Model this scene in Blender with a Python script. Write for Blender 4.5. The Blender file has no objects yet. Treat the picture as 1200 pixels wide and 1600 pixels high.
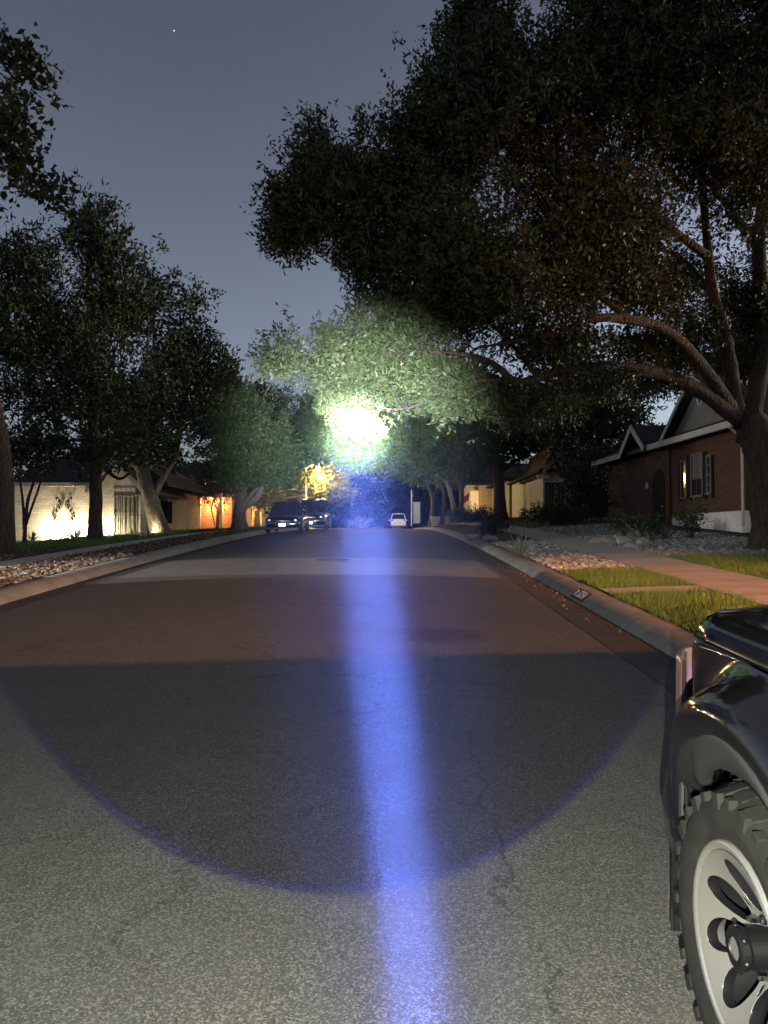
import bpy, bmesh, math, random
import numpy as np
from mathutils import Vector, Matrix, noise
R = math.radians
scene = bpy.context.scene
col = scene.collection
rng = np.random.default_rng(7)
random.seed(7)

# ------------------------------------------------------------------ camera
CAM_H = 1.6
PITCH = math.atan(38 / 1200)
cd = bpy.data.cameras.new('camera')
cam = bpy.data.objects.new('camera', cd); col.objects.link(cam)
cd.sensor_fit = 'VERTICAL'; cd.sensor_height = 36.0; cd.lens = 27.0
cd.clip_start = 0.05; cd.clip_end = 6000
cam.location = (0, 0, CAM_H); cam.rotation_euler = (R(90) + PITCH, 0, 0)
scene.camera = cam

# ------------------------------------------------------------------ sky, exposure
world = bpy.data.worlds.new('World'); scene.world = world; world.use_nodes = True
wn = world.node_tree.nodes; wl = world.node_tree.links
sky = wn.new('ShaderNodeTexSky'); sky.sky_type = 'NISHITA'; sky.sun_disc = False
sky.sun_elevation = R(4.6); sky.sun_rotation = R(75); sky.air_density = 1.0; sky.dust_density = 0.6; sky.ozone_density = 3.0
hs = wn.new('ShaderNodeHueSaturation'); hs.inputs['Saturation'].default_value = 0.30; hs.inputs['Hue'].default_value = 0.515
bg = wn['Background']; bg.inputs['Strength'].default_value = 0.12
gm = wn.new('ShaderNodeGamma'); gm.inputs[1].default_value = 1.9
wl.new(sky.outputs[0], hs.inputs['Color']); wl.new(hs.outputs[0], gm.inputs[0]); wl.new(gm.outputs[0], bg.inputs['Color'])
vs = scene.view_settings
vs.view_transform = 'Standard'; vs.look = 'None'; vs.gamma = 1.0; vs.exposure = 0.0; vs.use_curve_mapping = False
cy = scene.cycles
cy.max_bounces = 5; cy.diffuse_bounces = 2; cy.glossy_bounces = 3; cy.transmission_bounces = 4
cy.volume_bounces = 0; cy.transparent_max_bounces = 8
cy.use_light_tree = False; cy.use_denoising = True; cy.sample_clamp_indirect = 2.0; cy.caustics_reflective = False; cy.caustics_refractive = False

# ------------------------------------------------------------------ lamps
def lamp(name, loc, intensity, color, radius, kind='POINT'):
    """intensity in W/sr at the profile's 1.0"""
    l = bpy.data.lights.new(name, kind); l.energy = 4 * math.pi * intensity
    l.color = color; l.shadow_soft_size = radius
    o = bpy.data.objects.new(name, l); col.objects.link(o); o.location = loc
    return o
class LN:
    """tiny node-maths helper for a lamp's light distribution"""
    def __init__(s, o):
        s.t = o.data; s.t.use_nodes = True; s.n = s.t.node_tree.nodes; s.l = s.t.node_tree.links
        s.n.clear(); s.out = s.n.new('ShaderNodeOutputLight'); s.em = s.n.new('ShaderNodeEmission')
        s.l.new(s.em.outputs[0], s.out.inputs[0])
        s.g = s.n.new('ShaderNodeNewGeometry'); s.inc = s.g.outputs['Incoming']
    def put(s, sock, v):
        if hasattr(v, 'links'): s.l.new(v, sock)
        else: sock.default_value = v
    def m(s, op, a, b=0.0, c=0.0):
        n = s.n.new('ShaderNodeMath'); n.operation = op
        s.put(n.inputs[0], a); s.put(n.inputs[1], b); s.put(n.inputs[2], c)
        return n.outputs[0]
    def dot(s, v):
        n = s.n.new('ShaderNodeVectorMath'); n.operation = 'DOT_PRODUCT'
        s.l.new(s.inc, n.inputs[0]); n.inputs[1].default_value = v
        return n.outputs['Value']
    def ang(s, v):                                   # degrees from axis v
        d = Vector(v).normalized()
        c = s.dot((-d.x, -d.y, -d.z)) if INC_SIGN < 0 else s.dot(d)
        return s.m('MULTIPLY', s.m('ARCCOSINE', s.m('MINIMUM', s.m('MAXIMUM', c, -1.0), 1.0)), 57.29578)
    def step(s, x, a, b, lo=0.0, hi=1.0):
        n = s.n.new('ShaderNodeMapRange'); n.interpolation_type = 'SMOOTHSTEP'; n.clamp = True
        s.put(n.inputs[0], x); n.inputs[1].default_value = a; n.inputs[2].default_value = b
        n.inputs[3].default_value = lo; n.inputs[4].default_value = hi
        return n.outputs[0]
    def lin(s, x, a, b, lo, hi):
        n = s.n.new('ShaderNodeMapRange'); n.clamp = True
        s.put(n.inputs[0], x); n.inputs[1].default_value = a; n.inputs[2].default_value = b
        n.inputs[3].default_value = lo; n.inputs[4].default_value = hi
        return n.outputs[0]
INC_SIGN = 1
def pix_dir(u, v):
    a = (u - 600) / 1200; b = (800 - v) / 1200
    return Vector((a, math.cos(PITCH) - b * math.sin(PITCH), math.sin(PITCH) + b * math.cos(PITCH)))
def at(u, v, d):
    q = pix_dir(u, v); return Vector((0, 0, CAM_H)) + q * (d / q.y)

# the hand-held torch, just below the camera: narrow hot beam, corona, dark ring, wide spill
torch = lamp('torch_light', (0.027, 0.0, CAM_H - 0.25), 6000.0, (1, 1, 1), 0.004)
t = LN(torch)
th = t.ang(pix_dir(555, 680))
hot = t.m('MULTIPLY', t.m('ADD', t.step(th, 1.2, 2.9, 0.70, 0.0), t.step(th, 0.2, 4.6, 0.30, 0.0)), 380000.0)
cor = t.m('MULTIPLY', t.step(th, 6.0, 11.6, 1.0, 0.0), t.lin(th, 2.0, 11.0, 13000.0, 4200.0))
th2 = t.ang(pix_dir(530, 700))
RING = 27.2
spill = t.m('MULTIPLY', t.step(th2, RING - 0.3, RING + 0.35), t.lin(th2, RING, 50.0, 94.0, 78.0))
spill = t.m('MULTIPLY', spill, t.step(t.dot((0, 0, INC_SIGN)), -0.02, 0.12, 1.0, 0.0))
inner = t.m('MULTIPLY', t.lin(th2, 8.0, RING, 74.0, 56.0), t.step(t.dot((0, 0, INC_SIGN)), 0.10, 0.30, 1.0, 0.0))
base = t.m('ADD', t.m('ADD', hot, cor), t.m('ADD', spill, inner))
rim = t.m('MULTIPLY', t.step(th2, RING - 0.65, RING - 0.25), t.step(th2, RING - 0.3, RING + 0.15, 1.0, 0.0))
cc = t.n.new('ShaderNodeCombineColor')
t.l.new(t.m('MULTIPLY', base, t.step(th, 3.0, 14.0, 0.93, 1.0)), cc.inputs[0])
t.l.new(t.m('MULTIPLY', base, 0.985), cc.inputs[1])
t.l.new(t.m('ADD', t.m('MULTIPLY', base, t.step(th2, RING, RING + 1.5, 1.06, 0.80)), t.m('MULTIPLY', rim, 85.0)), cc.inputs[2])
t.l.new(cc.outputs[0], t.em.inputs['Color']); t.em.inputs['Strength'].default_value = 1.0 / 6000.0

# unseen amber lamp behind on the right; its cut-off plane is shaped into the profile
AP = Vector((10.0, -12.0, 4.6))
amber = lamp('unseen_amber_lamp', AP, 3200.0, (1.0, 0.375, 0.13), 0.03)
t = LN(amber)
p1 = Vector((-3.5, 7.0, 0.42)); p2 = Vector((2.4, 7.7, 0.46))
nrm = (p1 - AP).cross(p2 - AP).normalized()
if nrm.z < 0: nrm = -nrm
dd = t.dot(nrm if INC_SIGN > 0 else -nrm)
az = t.m('DIVIDE', t.dot((1, 0, 0)), t.dot((0, 1, 0)))
azw = t.m('MULTIPLY', t.step(az, -0.36, -0.24, 1.0, 2.8), t.step(az, -0.13, -0.06, 1.0, 0.04))  # hand-set weights: brighter towards the path, nearly dark towards the oak trunk
t.l.new(t.m('MULTIPLY', t.step(dd, -0.0008, 0.0012), t.m('MULTIPLY', t.m('ADD', t.step(dd, 0.060, 0.095, 1.0, 0.015), t.m('MULTIPLY', t.step(dd, 0.20, 0.27), t.step(dd, 0.33, 0.40, 0.09, 0.0))), azw)), t.em.inputs['Strength'])

# flood light of the house beyond the left edge; its fan is shaped into the profile
WP = Vector((-16.0, 12.3, 3.8))
flood = lamp('driveway_flood_light', WP, 700.0, (1.0, 0.95, 0.86), 0.05)
t = LN(flood)
az = t.m('DIVIDE', t.dot((0, 1, 0)), t.dot((1, 0, 0)))
front = t.m('GREATER_THAN', t.dot((INC_SIGN, 0, 0)), 0.0)
el = t.m('DIVIDE', t.dot((0, 0, 1)), t.dot((1, 0, 0)))
mask = t.m('SUBTRACT', 1.0, t.m('MULTIPLY', t.step(el, -0.115, -0.085), t.step(az, 0.30, 0.36, 0.95, 0.0)))  # shade on the oak trunk put into the profile; no object blocks it
front = t.m('MULTIPLY', front, mask)
t.l.new(t.m('MULTIPLY', front, t.m('MULTIPLY', t.step(az, 0.135, 0.15), t.step(az, 0.55, 0.60, 1.0, 0.0))), t.em.inputs['Strength'])

# ------------------------------------------------------------------ materials
def mat(name, color=(0.5, 0.5, 0.5), rough=0.6, metal=0.0, spec=0.5, coat=0.0):
    m = bpy.data.materials.new(name); m.use_nodes = True
    b = m.node_tree.nodes['Principled BSDF']
    b.inputs['Base Color'].default_value = (*color, 1); b.inputs['Roughness'].default_value = rough
    b.inputs['Metallic'].default_value = metal; b.inputs['Specular IOR Level'].default_value = spec
    b.inputs['Coat Weight'].default_value = coat
    return m
class MN:
    def __init__(s, m):
        s.m = m; s.n = m.node_tree.nodes; s.l = m.node_tree.links; s.b = s.n['Principled BSDF']
        s.tc = s.n.new('ShaderNodeTexCoord')
    def noise(s, scale, detail=4, rough=0.55, vec=None, dist=0.0):
        n = s.n.new('ShaderNodeTexNoise'); n.inputs['Scale'].default_value = scale; n.inputs['Detail'].default_value = detail
        n.inputs['Roughness'].default_value = rough; n.inputs['Distortion'].default_value = dist
        s.l.new(vec or s.tc.outputs['Object'], n.inputs['Vector']); return n.outputs['Fac']
    def vor(s, scale, feature='F1', vec=None, out='Distance'):
        n = s.n.new('ShaderNodeTexVoronoi'); n.feature = feature; n.inputs['Scale'].default_value = scale
        s.l.new(vec or s.tc.outputs['Object'], n.inputs['Vector']); return n.outputs[out]
    def ramp(s, fac, stops):
        n = s.n.new('ShaderNodeValToRGB'); e = n.color_ramp.elements
        while len(e) > 1: e.remove(e[0])
        e[0].position = stops[0][0]; e[0].color = (*stops[0][1], 1)
        for p, c in stops[1:]:
            x = e.new(p); x.color = (*c, 1)
        s.l.new(fac, n.inputs[0]); return n.outputs['Color']
    def mix(s, fac, a, b, mode='MIX'):
        n = s.n.new('ShaderNodeMix'); n.data_type = 'RGBA'; n.blend_type = mode
        for sock, v in ((n.inputs[0], fac), (n.inputs[6], a), (n.inputs[7], b)):
            if hasattr(v, 'links'): s.l.new(v, sock)
            elif isinstance(v, tuple): sock.default_value = (*v, 1)
            else: sock.default_value = v
        return n.outputs[2]
    def math(s, op, a, b=0.0):
        n = s.n.new('ShaderNodeMath'); n.operation = op
        for sock, v in ((n.inputs[0], a), (n.inputs[1], b)):
            if hasattr(v, 'links'): s.l.new(v, sock)
            else: sock.default_value = v
        return n.outputs[0]
    def mrange(s, x, a, b, lo=0.0, hi=1.0):
        n = s.n.new('ShaderNodeMapRange'); n.clamp = True
        s.l.new(x, n.inputs[0])
        for i, v in enumerate((a, b, lo, hi)): n.inputs[i + 1].default_value = v
        return n.outputs[0]
    def color(s, c): s.l.new(c, s.b.inputs['Base Color'])
    def rough(s, c): s.l.new(c, s.b.inputs['Roughness'])
    def bump(s, h, strength=0.5, dist=0.01):
        n = s.n.new('ShaderNodeBump'); n.inputs['Strength'].default_value = strength; n.inputs['Distance'].default_value = dist
        s.l.new(h, n.inputs['Height']); s.l.new(n.outputs[0], s.b.inputs['Normal'])

def asphalt(name, dark, light, crack=True):
    m = mat(name, rough=0.85, spec=0.35); k = MN(m)
    grain = k.vor(150.0, out='Color'); g = k.math('MULTIPLY', k.noise(210.0, 3, 0.7), 1.0)
    sep = k.n.new('ShaderNodeSeparateColor'); k.l.new(grain, sep.inputs[0])
    sp = k.math('ADD', k.math('MULTIPLY', sep.outputs[0], 0.55), k.math('MULTIPLY', g, 0.55))
    c = k.ramp(sp, [(0.22, tuple(x * 0.45 for x in dark)), (0.5, dark), (0.68, light), (0.86, tuple(min(1, x * 2.1) for x in light))])
    big = k.noise(0.55, 6, 0.65)
    c = k.mix(k.mrange(big, 0.32, 0.70, 0.0, 0.55), c, (dark[0] * 0.75, dark[1] * 0.72, dark[2] * 0.70))
    med = k.noise(3.3, 5, 0.7)
    c = k.mix(k.mrange(med, 0.45, 0.8, 0.0, 0.4), c, light)
    if crack:
        wv = k.n.new('ShaderNodeVectorMath'); wv.operation = 'ADD'
        nn = k.n.new('ShaderNodeTexNoise'); nn.inputs['Scale'].default_value = 2.2; nn.inputs['Detail'].default_value = 7
        nn.inputs['Roughness'].default_value = 0.75
        k.l.new(k.tc.outputs['Object'], nn.inputs['Vector'])
        k.l.new(k.tc.outputs['Object'], wv.inputs[0]); k.l.new(nn.outputs['Color'], wv.inputs[1])
        cr = k.vor(0.42, 'DISTANCE_TO_EDGE', wv.outputs[0])
        line = k.mrange(cr, 0.002, 0.009, 1.0, 0.0)
        line = k.math('MULTIPLY', line, k.mrange(k.noise(0.9, 3), 0.50, 0.60, 0.0, 0.7))
        c = k.mix(line, c, (0.008, 0.008, 0.008))
        # one long crack running along the right lane, and a sealed seam in the left one
        sep2 = k.n.new('ShaderNodeSeparateXYZ'); k.l.new(k.tc.outputs['Object'], sep2.inputs[0])
        for x0_, w_, amp, sc_, lo_ in ((0.52, 0.010, 0.75, 0.9, 0.40), (2.05, 0.008, 0.5, 1.3, 0.46)):
            wob = k.math('MULTIPLY', k.math('SUBTRACT', k.noise(sc_, 7, 0.72), 0.5), amp)
            dx_ = k.math('ABSOLUTE', k.math('SUBTRACT', k.math('ADD', sep2.outputs[0], wob), x0_))
            ln_ = k.math('MULTIPLY', k.mrange(dx_, w_ * .35, w_, 1.0, 0.0), k.mrange(k.noise(1.7, 4), lo_, lo_ + .08, 0.0, 0.75))
            c = k.mix(ln_, c, (0.009, 0.009, 0.009))
        # oil stains near the middle of the right lane
        st = k.n.new('ShaderNodeVectorMath'); st.operation = 'DISTANCE'
        k.l.new(wv.outputs[0], st.inputs[0]); st.inputs[1].default_value = (1.15, 9.15, 0.9)
        c = k.mix(k.mrange(st.outputs['Value'], 0.35, 0.62, 0.75, 0.0), c, (0.016, 0.016, 0.017))
    k.color(c)
    k.bump(k.math('ADD', sp, k.math('MULTIPLY', g, 0.6)), 0.9, 0.006)
    return m
M = {}
M['asphalt'] = asphalt('asphalt_worn', (0.050, 0.050, 0.047), (0.098, 0.096, 0.088))
M['asphalt_lighter'] = asphalt('asphalt_lighter', (0.10, 0.098, 0.092), (0.19, 0.185, 0.175))

def concrete(name, base, stain=0.5, scale=1.0):
    m = mat(name, rough=0.85, spec=0.3); k = MN(m)
    f = k.noise(2.2 * scale, 8, 0.65); g = k.noise(60 * scale, 3, 0.7)
    c = k.ramp(f, [(0.3, tuple(x * stain for x in base)), (0.6, base)])
    c = k.mix(k.mrange(g, 0.4, 0.75, 0, 0.4), c, tuple(x * 1.35 for x in base))
    k.color(c); k.bump(k.math('ADD', f, g), 0.5, 0.008); return m
M['kerb'] = concrete('kerb_concrete', (0.21, 0.20, 0.175))
M['walk'] = concrete('walk_concrete', (0.34, 0.30, 0.25), 0.7)
M['gutter'] = concrete('gutter_concrete', (0.05, 0.047, 0.043))
M['found'] = concrete('foundation_concrete', (0.55, 0.53, 0.48), 0.6)

def soil(name, a, b, scale=5):
    m = mat(name, rough=0.95, spec=0.1); k = MN(m)
    f = k.noise(scale, 8, 0.7); k.color(k.ramp(f, [(0.3, a), (0.7, b)])); k.bump(k.noise(scale * 8, 5, 0.7), 0.9, 0.03); return m
M['ground'] = soil('ground_soil', (0.025, 0.024, 0.014), (0.06, 0.055, 0.035), 3)
M['lawn'] = soil('lawn_turf', (0.018, 0.030, 0.010), (0.045, 0.060, 0.018), 6)
M['mulch'] = soil('mulch_bed', (0.030, 0.022, 0.016), (0.085, 0.068, 0.05), 9)
M['gravelbase'] = soil('gravel_base', (0.05, 0.045, 0.038), (0.12, 0.11, 0.09), 12)

def island_mat(name, stops, rough=0.6, spec=0.3, trans=0.0, bump=False):
    m = mat(name, rough=rough, spec=spec); k = MN(m)
    g = k.n.new('ShaderNodeNewGeometry')
    c = k.ramp(g.outputs['Random Per Island'], stops)
    f = k.noise(0.7, 3); c = k.mix(k.mrange(f, 0.35, 0.7, 0, 0.45), c, tuple(x * 0.6 for x in stops[0][1]))
    k.color(c)
    if bump: k.bump(k.noise(40, 4), 0.5, 0.01)
    return m
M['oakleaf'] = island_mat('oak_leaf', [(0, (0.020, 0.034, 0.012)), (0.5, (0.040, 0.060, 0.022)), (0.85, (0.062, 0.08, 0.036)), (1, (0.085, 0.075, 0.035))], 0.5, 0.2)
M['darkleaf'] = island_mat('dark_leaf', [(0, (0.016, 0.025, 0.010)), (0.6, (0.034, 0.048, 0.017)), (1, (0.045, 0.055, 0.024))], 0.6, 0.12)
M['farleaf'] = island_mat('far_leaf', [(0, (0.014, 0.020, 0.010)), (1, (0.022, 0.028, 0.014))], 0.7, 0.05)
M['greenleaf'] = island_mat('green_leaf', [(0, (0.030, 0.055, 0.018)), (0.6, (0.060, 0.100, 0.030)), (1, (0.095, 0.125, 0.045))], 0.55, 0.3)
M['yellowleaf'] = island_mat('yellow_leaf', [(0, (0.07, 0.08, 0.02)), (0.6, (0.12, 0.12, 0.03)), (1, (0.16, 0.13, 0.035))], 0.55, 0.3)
M['grass'] = island_mat('grass_blade', [(0, (0.040, 0.100, 0.018)), (0.55, (0.075, 0.150, 0.026)), (0.9, (0.10, 0.155, 0.040)), (1, (0.17, 0.155, 0.06))], 0.6, 0.25)
M['stone'] = island_mat('gravel_stone', [(0, (0.12, 0.115, 0.10)), (0.6, (0.27, 0.26, 0.225)), (1, (0.45, 0.43, 0.38))], 0.85, 0.2, bump=True)
M['deadleaf'] = island_mat('dead_leaf', [(0, (0.06, 0.042, 0.026)), (0.6, (0.15, 0.11, 0.07)), (1, (0.30, 0.25, 0.18))], 0.8, 0.2)
M['agave'] = island_mat('agave_leaf', [(0, (0.08, 0.11, 0.075)), (1, (0.18, 0.21, 0.14))], 0.5, 0.35)
M['rock'] = soil('boulder_stone', (0.14, 0.13, 0.11), (0.38, 0.36, 0.31), 6)

def bark(name, a, b):
    m = mat(name, rough=0.95, spec=0.1); k = MN(m)
    mp = k.n.new('ShaderNodeMapping'); mp.inputs['Scale'].default_value = (9, 9, 1.8)
    k.l.new(k.tc.outputs['Object'], mp.inputs[0])
    f = k.noise(1.6, 8, 0.7, mp.outputs[0], 0.6); v = k.vor(1.4, 'DISTANCE_TO_EDGE', mp.outputs[0])
    k.color(k.ramp(f, [(0.3, a), (0.65, b)])); k.bump(k.math('ADD', f, k.math('MULTIPLY', v, 1.4)), 1.0, 0.06); return m
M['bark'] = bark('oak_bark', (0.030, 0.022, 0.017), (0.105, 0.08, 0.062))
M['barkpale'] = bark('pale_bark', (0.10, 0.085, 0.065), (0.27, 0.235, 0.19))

def brick(name, c1, c2, mortar, scale=1.0, blot=0.35):
    m = mat(name, rough=0.9, spec=0.15); k = MN(m)
    g = k.n.new('ShaderNodeNewGeometry'); sx = k.n.new('ShaderNodeSeparateXYZ'); k.l.new(k.tc.outputs['Object'], sx.inputs[0])
    sn = k.n.new('ShaderNodeSeparateXYZ'); k.l.new(k.tc.outputs['Normal'], sn.inputs[0])
    isx = k.math('GREATER_THAN', k.math('ABSOLUTE', sn.outputs[0]), 0.6)
    a = k.math('ADD', k.math('MULTIPLY', sx.outputs[1], isx), k.math('MULTIPLY', sx.outputs[0], k.math('SUBTRACT', 1.0, isx)))
    cb = k.n.new('ShaderNodeCombineXYZ'); k.l.new(a, cb.inputs[0]); k.l.new(sx.outputs[2], cb.inputs[1])
    br = k.n.new('ShaderNodeTexBrick'); k.l.new(cb.outputs[0], br.inputs['Vector'])
    br.inputs['Color1'].default_value = (*c1, 1); br.inputs['Color2'].default_value = (*c2, 1); br.inputs['Mortar'].default_value = (*mortar, 1)
    br.inputs['Scale'].default_value = 1.0 / scale; br.inputs['Mortar Size'].default_value = 0.009
    br.inputs['Brick Width'].default_value = 0.23; br.inputs['Row Height'].default_value = 0.082; br.inputs['Bias'].default_value = 0.0
    c = k.mix(k.mrange(k.noise(1.3, 6, 0.7), 0.45, 0.75, 0, blot), br.outputs[0], tuple(x * 0.45 for x in c1))
    k.color(c); k.bump(br.outputs['Fac'], -0.6, 0.01); return m
M['redbrick'] = brick('red_brick', (0.085, 0.034, 0.022), (0.055, 0.022, 0.015), (0.085, 0.07, 0.058))
M['whitebrick'] = brick('pale_brick', (0.52, 0.49, 0.43), (0.36, 0.34, 0.30), (0.30, 0.28, 0.25), 1.35, 0.2)
M['pinkbrick'] = brick('pink_brick', (0.42, 0.20, 0.13), (0.30, 0.13, 0.085), (0.40, 0.33, 0.27), 1.3, 0.2)
M['tanbrick'] = brick('tan_brick', (0.42, 0.32, 0.20), (0.34, 0.25, 0.15), (0.36, 0.30, 0.22), 1.3, 0.2)

def siding(name, c):
    m = mat(name, c, 0.7, spec=0.3); k = MN(m)
    sx = k.n.new('ShaderNodeSeparateXYZ'); k.l.new(k.tc.outputs['Object'], sx.inputs[0])
    fr = k.math('FRACT', k.math('MULTIPLY', sx.outputs[2], 6.0))
    f = k.noise(2.5, 6); k.color(k.ramp(f, [(0.3, tuple(x * 0.7 for x in c)), (0.65, c)])); k.bump(fr, 0.7, 0.02); return m
M['greysiding'] = siding('grey_siding', (0.095, 0.10, 0.10))
M['creamsiding'] = siding('cream_siding', (0.42, 0.37, 0.27))
M['tansiding'] = siding('tan_siding', (0.36, 0.28, 0.17))
def shingle(name, a, b):
    m = mat(name, rough=0.95, spec=0.1); k = MN(m)
    f = k.noise(7, 5, 0.7); k.color(k.ramp(f, [(0.3, a), (0.7, b)])); k.bump(k.noise(30, 3), 0.8, 0.02); return m
M['roof'] = shingle('asphalt_shingle', (0.022, 0.020, 0.018), (0.06, 0.055, 0.05))
M['trim'] = concrete('painted_trim', (0.36, 0.345, 0.31), 0.65)
M['sash'] = concrete('window_sash', (0.12, 0.117, 0.105), 0.7)
M['darkwood'] = soil('dark_door_wood', (0.012, 0.010, 0.009), (0.03, 0.026, 0.022), 8)
M['shutter'] = mat('shutter_paint', (0.008, 0.008, 0.009), 0.8, spec=0.08)
M['glass'] = mat('window_glass', (0.02, 0.022, 0.025), 0.06, spec=0.6)
M['blind'] = soil('window_blind', (0.07, 0.07, 0.06), (0.16, 0.16, 0.14), 3)
M['metal'] = mat('galvanised_metal', (0.35, 0.34, 0.32), 0.5, 0.7)
M['boxgreen'] = concrete('utility_paint', (0.40, 0.38, 0.30), 0.8)
M['black'] = mat('black_plastic', (0.003, 0.003, 0.0033), 0.45, spec=0.25)
def paint(name, c, dust=0.12):
    m = mat(name, c, 0.12, spec=0.5, coat=1.0); k = MN(m)
    k.b.inputs['Coat Roughness'].default_value = 0.04
    f = k.noise(9, 8, 0.75); k.color(k.mix(k.mrange(f, 0.45, 0.85, 0, dust), c, (0.16, 0.15, 0.13)))
    k.rough(k.mrange(k.noise(5, 5), 0.3, 0.7, 0.06, 0.16)); return m
M['blackpaint'] = paint('black_car_paint', (0.003, 0.003, 0.0035), 0.012)
M['darkpaint'] = paint('dark_car_paint', (0.010, 0.012, 0.014), 0.05)
M['whitepaint'] = paint('white_car_paint', (0.75, 0.73, 0.68), 0.05)
M['carglass'] = mat('car_glass', (0.012, 0.016, 0.016), 0.05, spec=0.7)
M['rubber'] = None
def rubber():
    m = mat('tyre_rubber', rough=0.8, spec=0.2); k = MN(m)
    f = k.noise(14, 6, 0.7); k.color(k.ramp(f, [(0.3, (0.004, 0.004, 0.004)), (0.7, (0.013, 0.0128, 0.012))])); k.bump(k.noise(120, 3), 0.3, 0.003); return m
M['rubber'] = rubber()
M['chrome'] = mat('chrome', (0.7, 0.7, 0.7), 0.15, 1.0)
M['steel'] = mat('brushed_steel', (0.55, 0.54, 0.52), 0.25, 0.85)
M['reflector'] = mat('headlamp_reflector', (0.85, 0.85, 0.82), 0.33, 1.0)
M['plate'] = mat('number_plate', (0.9, 0.9, 0.9), 0.36, 1.0)
M['amberlens'] = mat('amber_lens', (0.36, 0.21, 0.14), 0.25, spec=0.6)
M['redlens'] = mat('red_lens', (0.30, 0.02, 0.02), 0.2, spec=0.6)
M['flag'] = mat('red_flag', (0.45, 0.05, 0.05), 0.8)
M['paintblack'] = mat('number_paint_black', (0.012, 0.012, 0.012), 0.8)
M['paintwhite'] = concrete('number_paint_white', (0.72, 0.70, 0.64), 0.85, 6)
def two_tone():
    m = mat('machined_alloy', rough=0.32, metal=0.85); k = MN(m)
    sn = k.n.new('ShaderNodeSeparateXYZ'); k.l.new(k.tc.outputs['Normal'], sn.inputs[0])
    face = k.mrange(k.math('MULTIPLY', sn.outputs[0], -1.0), 0.55, 0.62)
    k.color(k.mix(face, (0.005, 0.005, 0.006), (0.24, 0.232, 0.217)))
    k.l.new(k.mrange(face, 0, 1, 0.0, 0.7), k.b.inputs['Metallic']); k.rough(k.mrange(face, 0, 1, 0.22, 0.38)); return m
M['alloy'] = two_tone()
def glow(name, c, s):
    m = bpy.data.materials.new(name); m.use_nodes = True; n = m.node_tree.nodes; n.clear()
    e = n.new('ShaderNodeEmission'); o = n.new('ShaderNodeOutputMaterial'); e.inputs[0].default_value = (*c, 1); e.inputs[1].default_value = s
    m.node_tree.links.new(e.outputs[0], o.inputs[0]); return m
M['warmbulb'] = glow('warm_bulb', (1.0, 0.62, 0.28), 14.0)
M['whitebulb'] = glow('white_bulb', (1.0, 0.86, 0.60), 14.0)
M['litdoor'] = glow('lit_doorway', (1.0, 0.62, 0.24), 0.9)
M['star'] = glow('star_light', (0.9, 0.95, 1.0), 3.0)

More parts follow.
